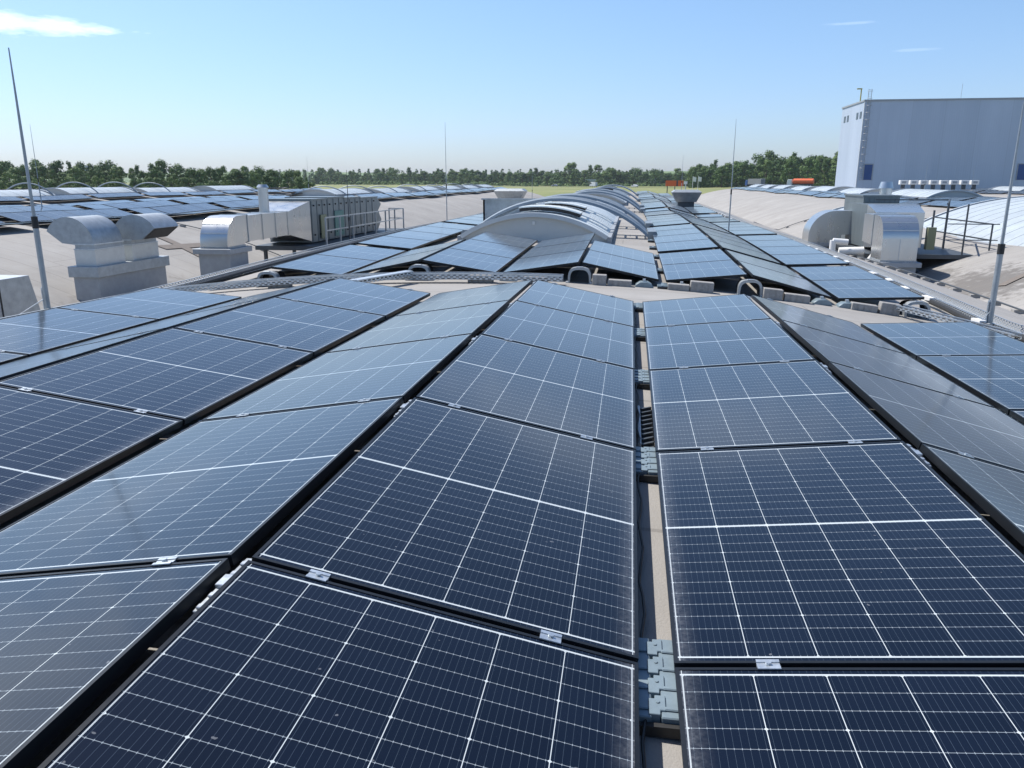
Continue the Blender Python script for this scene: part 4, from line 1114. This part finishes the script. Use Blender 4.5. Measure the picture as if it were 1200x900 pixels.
mb = MB(); mb.tube([(-.6 + .7, 3, 19.4), (.1, 3, 21.3)], .09, 8); mb.box(-.55, .2, 2.9, 3.1, 21.2, 21.36); mb.obj('roof_pipe', M['yellow'], t)
mb = MB(); mb.tube([(13.7, 1, 19.4), (13.7, 1, 21.6)], .03, 6); mb.obj('roof_rod', M['galv'], t)
for i in range(8):
    x = 37.4 + i * 1.32
    o = thing('roof_fan', 'one of eight small white fan boxes in a row before the tall warehouse', 'roof fan', (x, 119.5, roof_z(x, 119.5)), 0, 'white fan boxes in a row')
    zf = 1.0 - roof_z(x, 119.5)
    MB().box(-.5, .5, -.4, .4, zf - .28, zf + .30).obj('fan_box', M['white'], o, bevel=.03)
    MB().box(-.28, .28, -.42, -.40, zf - .12, zf + .16).obj('fan_grille', M['curb'], o)
    mb = MB(); mb.box(-.22, .22, -.2, .2, -.1, zf - .28); mb.obj('fan_stand', M['dark_steel'], o)

# ------------------------------------------------------------------ vehicles, sign, flags, houses
def wheels(t, xs, r, w, y0, y1):
    for x in xs:
        for y in (y0, y1):
            o = MB().tube([(x, y - w / 2, r), (x, y + w / 2, r)], r, 16).obj('tyre', M['tyre'], t, smooth=True)
            MB().tube([(x, y - w / 2 - .01, r), (x, y + w / 2 + .01, r)], r * .5, 10).obj('rim', M['galv'], o, smooth=True)
def road_z(x, y): return ground_z(x, y) + .22
x, y = 57.5, 421
def at_road(x):
    for (a, b) in zip(RD[:-1], RD[1:]):
        if a[0] <= x <= b[0]:
            k = (x - a[0]) / (b[0] - a[0]); return a[1] * (1 - k) + b[1] * k, atan2(b[1] - a[1], b[0] - a[0])
def lorry(x, cab, load, lab, tanker=False):
    y, rz = at_road(x)
    t = thing('lorry', lab, 'lorry', (x, y, road_z(x, y)), rz)
    mb = MB(); mb.prism([(-7.2, .6), (-5.1, .6), (-5.1, 3.2), (-6.9, 3.2), (-7.2, 2.1)], -1.2, 1.2); mb.obj('cab', M[cab], t, bevel=.08)
    MB().prism([(-7.22, 2.1), (-6.92, 3.05), (-6.88, 3.02), (-7.16, 2.1)], -1.05, 1.05).obj('windscreen', M['glass_dark'], t)
    if tanker:
        mb = MB(); mb.tube([(-4.6, 0, 2.3), (-4.4, 0, 2.3), (4.6, 0, 2.3), (4.8, 0, 2.3)], [.9, 1.25, 1.25, .9], 20); mb.obj('tank', M[load], t, smooth=True)
        for xx in (-2.5, 0, 2.5): MB().tube([(xx, 0, 3.5), (xx, 0, 3.72)], .3, 10).obj('manhole_cover', M[load], t)
    else:
        mb = MB(); mb.prism([(-4.7, 1.15), (6.2, 1.15), (6.2, 3.7), (5.9, 3.85), (-4.4, 3.85), (-4.7, 3.7)], -1.25, 1.25); mb.obj('trailer', M[load], t)
    MB().box(-7, 6 if not tanker else 4.7, -.5, .5, .7, 1.05).obj('chassis', M['dark_steel'], t)
    wheels(t, (-6.2, 2.6, 3.9) if not tanker else (-6.2, 2.4, 3.7), .5, .35, -1.0, 1.0)
lorry(61, 'blue', 'lorry_grey', 'lorry with blue cab and long grey trailer on the distant road')
lorry(79.5, 'white', 'orange', 'orange tanker lorry on the distant road beside the tall warehouse', True)
def van(x, lab, body='white', s=1.0, h=2.5, L=5.4):
    y, rz = at_road(x)
    t = thing('van' if h > 2 else 'car', lab, 'van' if h > 2 else 'car', (x, y, road_z(x, y)), rz)
    if h > 2: P = [(-L / 2, .45), (L / 2, .45), (L / 2, h), (-L / 2 + 1.3, h), (-L / 2 + .55, 1.35), (-L / 2, 1.1)]
    else: P = [(-L / 2, .35), (L / 2, .35), (L / 2, .95), (L / 2 - .6, 1.0), (L / 2 - 1.2, h), (-L / 2 + 2.0, h), (-L / 2 + 1.1, .95), (-L / 2, .8)]
    MB().prism(P, -.95, .95).obj('body', M[body], t, bevel=.06)
    MB().box(-L / 2 + 1.1, -L / 2 + 2.1, -.96, .96, h * .58, h * .86).obj('window', M['glass_dark'], t)
    wheels(t, (-L / 2 + .9, L / 2 - .9), .34, .22, -.82, .82)
van(-26, 'white box van on the distant road left of centre', h=2.9, L=6.0)
van(1.5, 'low white pickup on the distant road right of the van', h=1.6, L=4.8)
van(-54, 'grey car on the distant road left of the white van', body='curb', h=1.5, L=4.4)
t = thing('sign_board', 'orange board raised on grey posts beyond the central roof end', 'sign board', (7.6, 150, -6.5))
MB().box(-1.6, 1.6, -.1, .1, 6.75, 7.75).obj('board', M['orange'], t)
MB().box(.35, .6, -.13, .13, 6.7, 7.8).obj('board_joint', M['dark_steel'], t)
for s_ in (-1.25, .1): MB().bar((s_, .15, 0), (s_, .15, 6.8), .16, .16).obj('post', M['dark_steel'], t)
t = thing('tower_light', 'thin grey pole with pale lamp head beside the orange board', 'pole', (9.6, 150, -6.5))
MB().tube([(0, 0, 0), (0, 0, 7.4)], .09, 8).obj('pole', M['galv'], t); MB().box(-.3, .3, -.2, .2, 7.1, 7.6).obj('lamp_head', M['white'], t)
for i, (x, w) in enumerate(((21.7, 'left'), (23.6, 'right'))):
    t = thing('flagpole', '%s of two flagpoles with pale flags before the dark wood' % w, 'flagpole', (x, 300, ground_z(x, 300)))
    MB().tube([(0, 0, 0), (0, 0, 6.1)], .08, 8).obj('pole', M['white'], t)
    MB().prism([(.08, 4.2), (1.15, 4.05), (1.2, 5.6), (.08, 5.9)], -.02, .02).obj('flag', M['white'], t)
def house(x, y, w, d, h, lab, roofm='zinc_white', z=None):
    z = ground_z(x, y) if z is None else z
    t = thing('house', lab, 'house', (x, y, z))
    MB().box(-w / 2, w / 2, -d / 2, d / 2, 0, h).obj('wall', M['shutter'], t)
    MB().prism([(-w / 2 - .3, h), (w / 2 + .3, h), (w / 2 - w * .2, h + 2.2), (-w / 2 + w * .2, h + 2.2)], -d / 2 - .3, d / 2 + .3).obj('roof', M[roofm], t)
    for k in (-.3, .3): MB().box(k * w - .5, k * w + .5, -d / 2 - .03, -d / 2, h * .35, h * .7).obj('window', M['glass_dark'], t)
house(-33, 640, 12, 8, 3.0, 'pale roofed house between trees left of the white van')
house(-243, 330, 6, 6, 7.4, 'small white house top showing above the left wood')
house(18, 640, 9, 8, 3.2, 'small pale house in front of the trees right of centre')

# ------------------------------------------------------------------ trees
def crown_mesh(seed, h, w, nclump, leaves, leaf, mat, conic=0.0, low=.02):
    rnd = random.Random(seed); mb = MB()
    cl = []
    for i in range(nclump):
        t = rnd.random(); z = h * (low + (1 - low) * t)
        env = w / 2 * (sin(pi * min(1, .22 + .76 * t)) ** .55) * (1 - conic * t)
        a = rnd.uniform(0, 2 * pi); r = env * sqrt(rnd.random()) * .85
        cl.append((r * cos(a), r * sin(a), z, rnd.uniform(.08, .19) * w))
    for k in range(leaves):
        cx, cy, cz, cr = cl[k % nclump]
        d = Vector((rnd.gauss(0, 1), rnd.gauss(0, 1), rnd.gauss(0, .8))).normalized() * cr * rnd.uniform(.55, 1.1)
        c = Vector((cx, cy, cz * .95)) + d
        nrm = (d.normalized() + Vector((rnd.uniform(-.7, .7), rnd.uniform(-.7, .7), rnd.uniform(-.2, .9)))).normalized()
        u = nrm.orthogonal().normalized(); v = nrm.cross(u); a = rnd.uniform(0, pi); s = leaf * rnd.uniform(.6, 1.3)
        u2 = (u * cos(a) + v * sin(a)) * s; v2 = (v * cos(a) - u * sin(a)) * s * .7
        mb.quad_pts([c - u2, c - v2, c + u2, c + v2])
    me = D.meshes.new('crown'); me.from_pydata(mb.v, [], mb.f); me.materials.append(M[mat]); return me
def trunk_mesh(h, r, seed):
    rnd = random.Random(seed); mb = MB()
    mb.tube([(0, 0, -.6), (.1, 0, h * .35), (0, .1, h * .8)], [r, r * .7, r * .25], 7)
    for i in range(5):
        a = rnd.uniform(0, 6.28); z = h * rnd.uniform(.25, .6); l = h * .22
        mb.tube([(0, 0, z), (l * cos(a), l * sin(a), z + l * .8)], [r * .4, r * .1], 5)
    return mb.mesh('trunk', M['bark'], True)
VAR = []
specs = [(12, 8.0, 46, 3600, .27, 'leaf0', 0), (13, 6.2, 40, 3000, .25, 'leaf1', .3), (11, 8.5, 48, 3800, .27, 'leaf1', 0), (14, 5.5, 42, 2800, .25, 'leaf0', .6), (10, 7.5, 40, 3000, .26, 'leaf2', 0), (12, 9.0, 52, 3800, .28, 'leaf0', 0)]
for i, (h, w, nc, nl, lf, mt, cn) in enumerate(specs):
    t = D.objects.new('tree', None); COL.objects.link(t); t['category'] = 'tree'
    a = D.objects.new('crown', crown_mesh(i + 3, h, w, nc, nl, lf, mt, cn)); COL.objects.link(a); a.parent = t
    b = D.objects.new('trunk', trunk_mesh(h, .28, i)); COL.objects.link(b); b.parent = t
    VAR.append([t, False, h])
KIND = ['rounded dark green tree', 'tall mid green tree', 'broad mid green tree', 'narrow dark pointed tree', 'low yellow green tree', 'wide dark tree']
def plant(x, y, h, vi, where, grp, wsc=1.0, z=None):
    v = VAR[vi]; s = h / v[2]
    if not v[1]: o = v[0]; v[1] = True
    else: o = dup(v[0])
    o.location = (x, y, ground_z(x, y) - .3 if z is None else z); o.scale = (s * wsc, s * wsc, s); o.rotation_euler = (0, 0, random.uniform(0, 6.28))
    o['label'] = '%s %s' % (KIND[vi], where); o['group'] = grp + ', ' + KIND[vi]
    return o
def px_x(px, y, z=0):     # world x on the sight line of a picture column at depth y (used for the spread of the planting only)
    a = math.atan((px - 600) / 915.4 / .97) - R(8.49); return y * math.tan(a)
rt = random.Random(11)
# left wood
top_prof = [(-120, 12.8), (-20, 12.8), (60, 12.3), (150, 11.0), (230, 10.8), (300, 10.2), (340, 8.6), (395, 7.0)]
def prof(px):
    for (a, b), (c, d) in zip(top_prof[:-1], top_prof[1:]):
        if a <= px <= c: return b + (d - b) * (px - a) / (c - a)
    return 9
for ro, (yy, n, k) in enumerate(((215, 34, .76), (238, 34, .90), (262, 38, 1.02))):
    for i in range(n):
        px = -110 + 500 * (i + rt.uniform(-.3, .3)) / n
        y = yy + rt.uniform(-7, 7); x = px_x(px, y)
        hh = prof(px) * k * rt.uniform(.84, 1.08) * (1 if ro else .9)
        vi = rt.choice([0, 1, 2, 3, 5, 5, 0]) if ro else rt.choice([0, 1, 2, 4, 4, 5])
        plant(x, y, hh, vi, 'in the wood behind the left roofs', 'trees of the left wood', rt.uniform(.95, 1.25))
# centre belt along the road
for ro, (yy, n, k) in enumerate(((675, 62, .78), (715, 64, 1.0))):
    for i in range(n):
        px = 385 + 470 * (i + rt.uniform(-.35, .35)) / n
        y = yy + rt.uniform(-14, 14) - (px - 385) * .12; x = px_x(px, y)
        hh = rt.uniform(9, 15.5) * k
        if 662 < px < 712: hh *= 1.25
        plant(x, y, hh, rt.choice([0, 0, 2, 5, 1, 3]), 'in the distant tree belt along the road', 'trees of the distant belt', rt.uniform(1.2, 1.8))
# right wood
for ro, (yy, n, k) in enumerate(((440, 22, .88), (470, 22, 1.08), (505, 18, 1.28))):
    for i in range(n):
        px = 800 + 215 * (i + rt.uniform(-.35, .35)) / n
        y = yy + rt.uniform(-10, 10); x = px_x(px, y)
        hh = (11.5 + 3.6 * sstep(800, 900, px)) * k * rt.uniform(.86, 1.12)
        plant(x, y, hh, rt.choice([0, 2, 5, 1, 5, 3, 0]), 'in the wood left of the tall warehouse', 'trees of the right wood', rt.uniform(1.0, 1.35))
# shrub belts nobody could count
def shrubs(name, lab, rng, yr, hmax, n, mat, leaf=.35, seed=5):
    rnd = random.Random(seed); mb = MB()
    cl = []
    for i in range(260):
        px = rnd.uniform(*rng); y = rnd.uniform(*yr); cl.append((px_x(px, y), y, rnd.uniform(1.2, 2.8), rnd.uniform(.45, 1) * hmax))
    for k in range(n):
        x, y, r, h = cl[k % len(cl)]
        d = Vector((rnd.gauss(0, 1), rnd.gauss(0, 1), abs(rnd.gauss(0, 1)))).normalized()
        c = Vector((x + d.x * r, y + d.y * r, ground_z(x, y) + d.z * h))
        nrm = (d + Vector((rnd.uniform(-.7, .7), rnd.uniform(-.7, .7), rnd.uniform(0, .8)))).normalized()
        u = nrm.orthogonal().normalized(); v = nrm.cross(u); s = leaf * rnd.uniform(.6, 1.4)
        mb.quad_pts([c - u * s, c - v * s * .7, c + u * s, c + v * s * .7])
    me = D.meshes.new(name); me.from_pydata(mb.v, [], mb.f); me.materials.append(M[mat])
    o = D.objects.new(name, me); COL.objects.link(o); tag(o, lab, 'shrubs', kind='stuff')
shrubs('shrub_belt', 'bright green scrub at the foot of the left wood', (-120, 430), (168, 208), 5.0, 30000, 'leaf3')
shrubs('distant_wood', 'bluish green far wood behind the distant tree belt', (300, 900), (900, 1000), 17, 26000, 'leaf0', 1.3, 9)
shrubs('roadside_scrub', 'low green scrub below the distant tree belt', (390, 860), (600, 650), 3.0, 14000, 'leaf1', .6, 12)

# ------------------------------------------------------------------ haze
hm = D.materials.new('haze_air'); hm.use_nodes = True; ht = hm.node_tree; ht.nodes.clear()
pv = ht.nodes.new('ShaderNodeVolumePrincipled'); pv.inputs['Color'].default_value = (.82, .90, 1, 1); pv.inputs['Density'].default_value = .00011
pv.inputs['Anisotropy'].default_value = .3
ho = ht.nodes.new('ShaderNodeOutputMaterial'); ht.links.new(pv.outputs[0], ho.inputs['Volume'])
USE_HAZE = True
if USE_HAZE:
    mb = MB(); mb.box(-2500, 2500, -700, 2300, -8, 32); o = mb.obj('haze', hm); tag(o, kind='stuff')
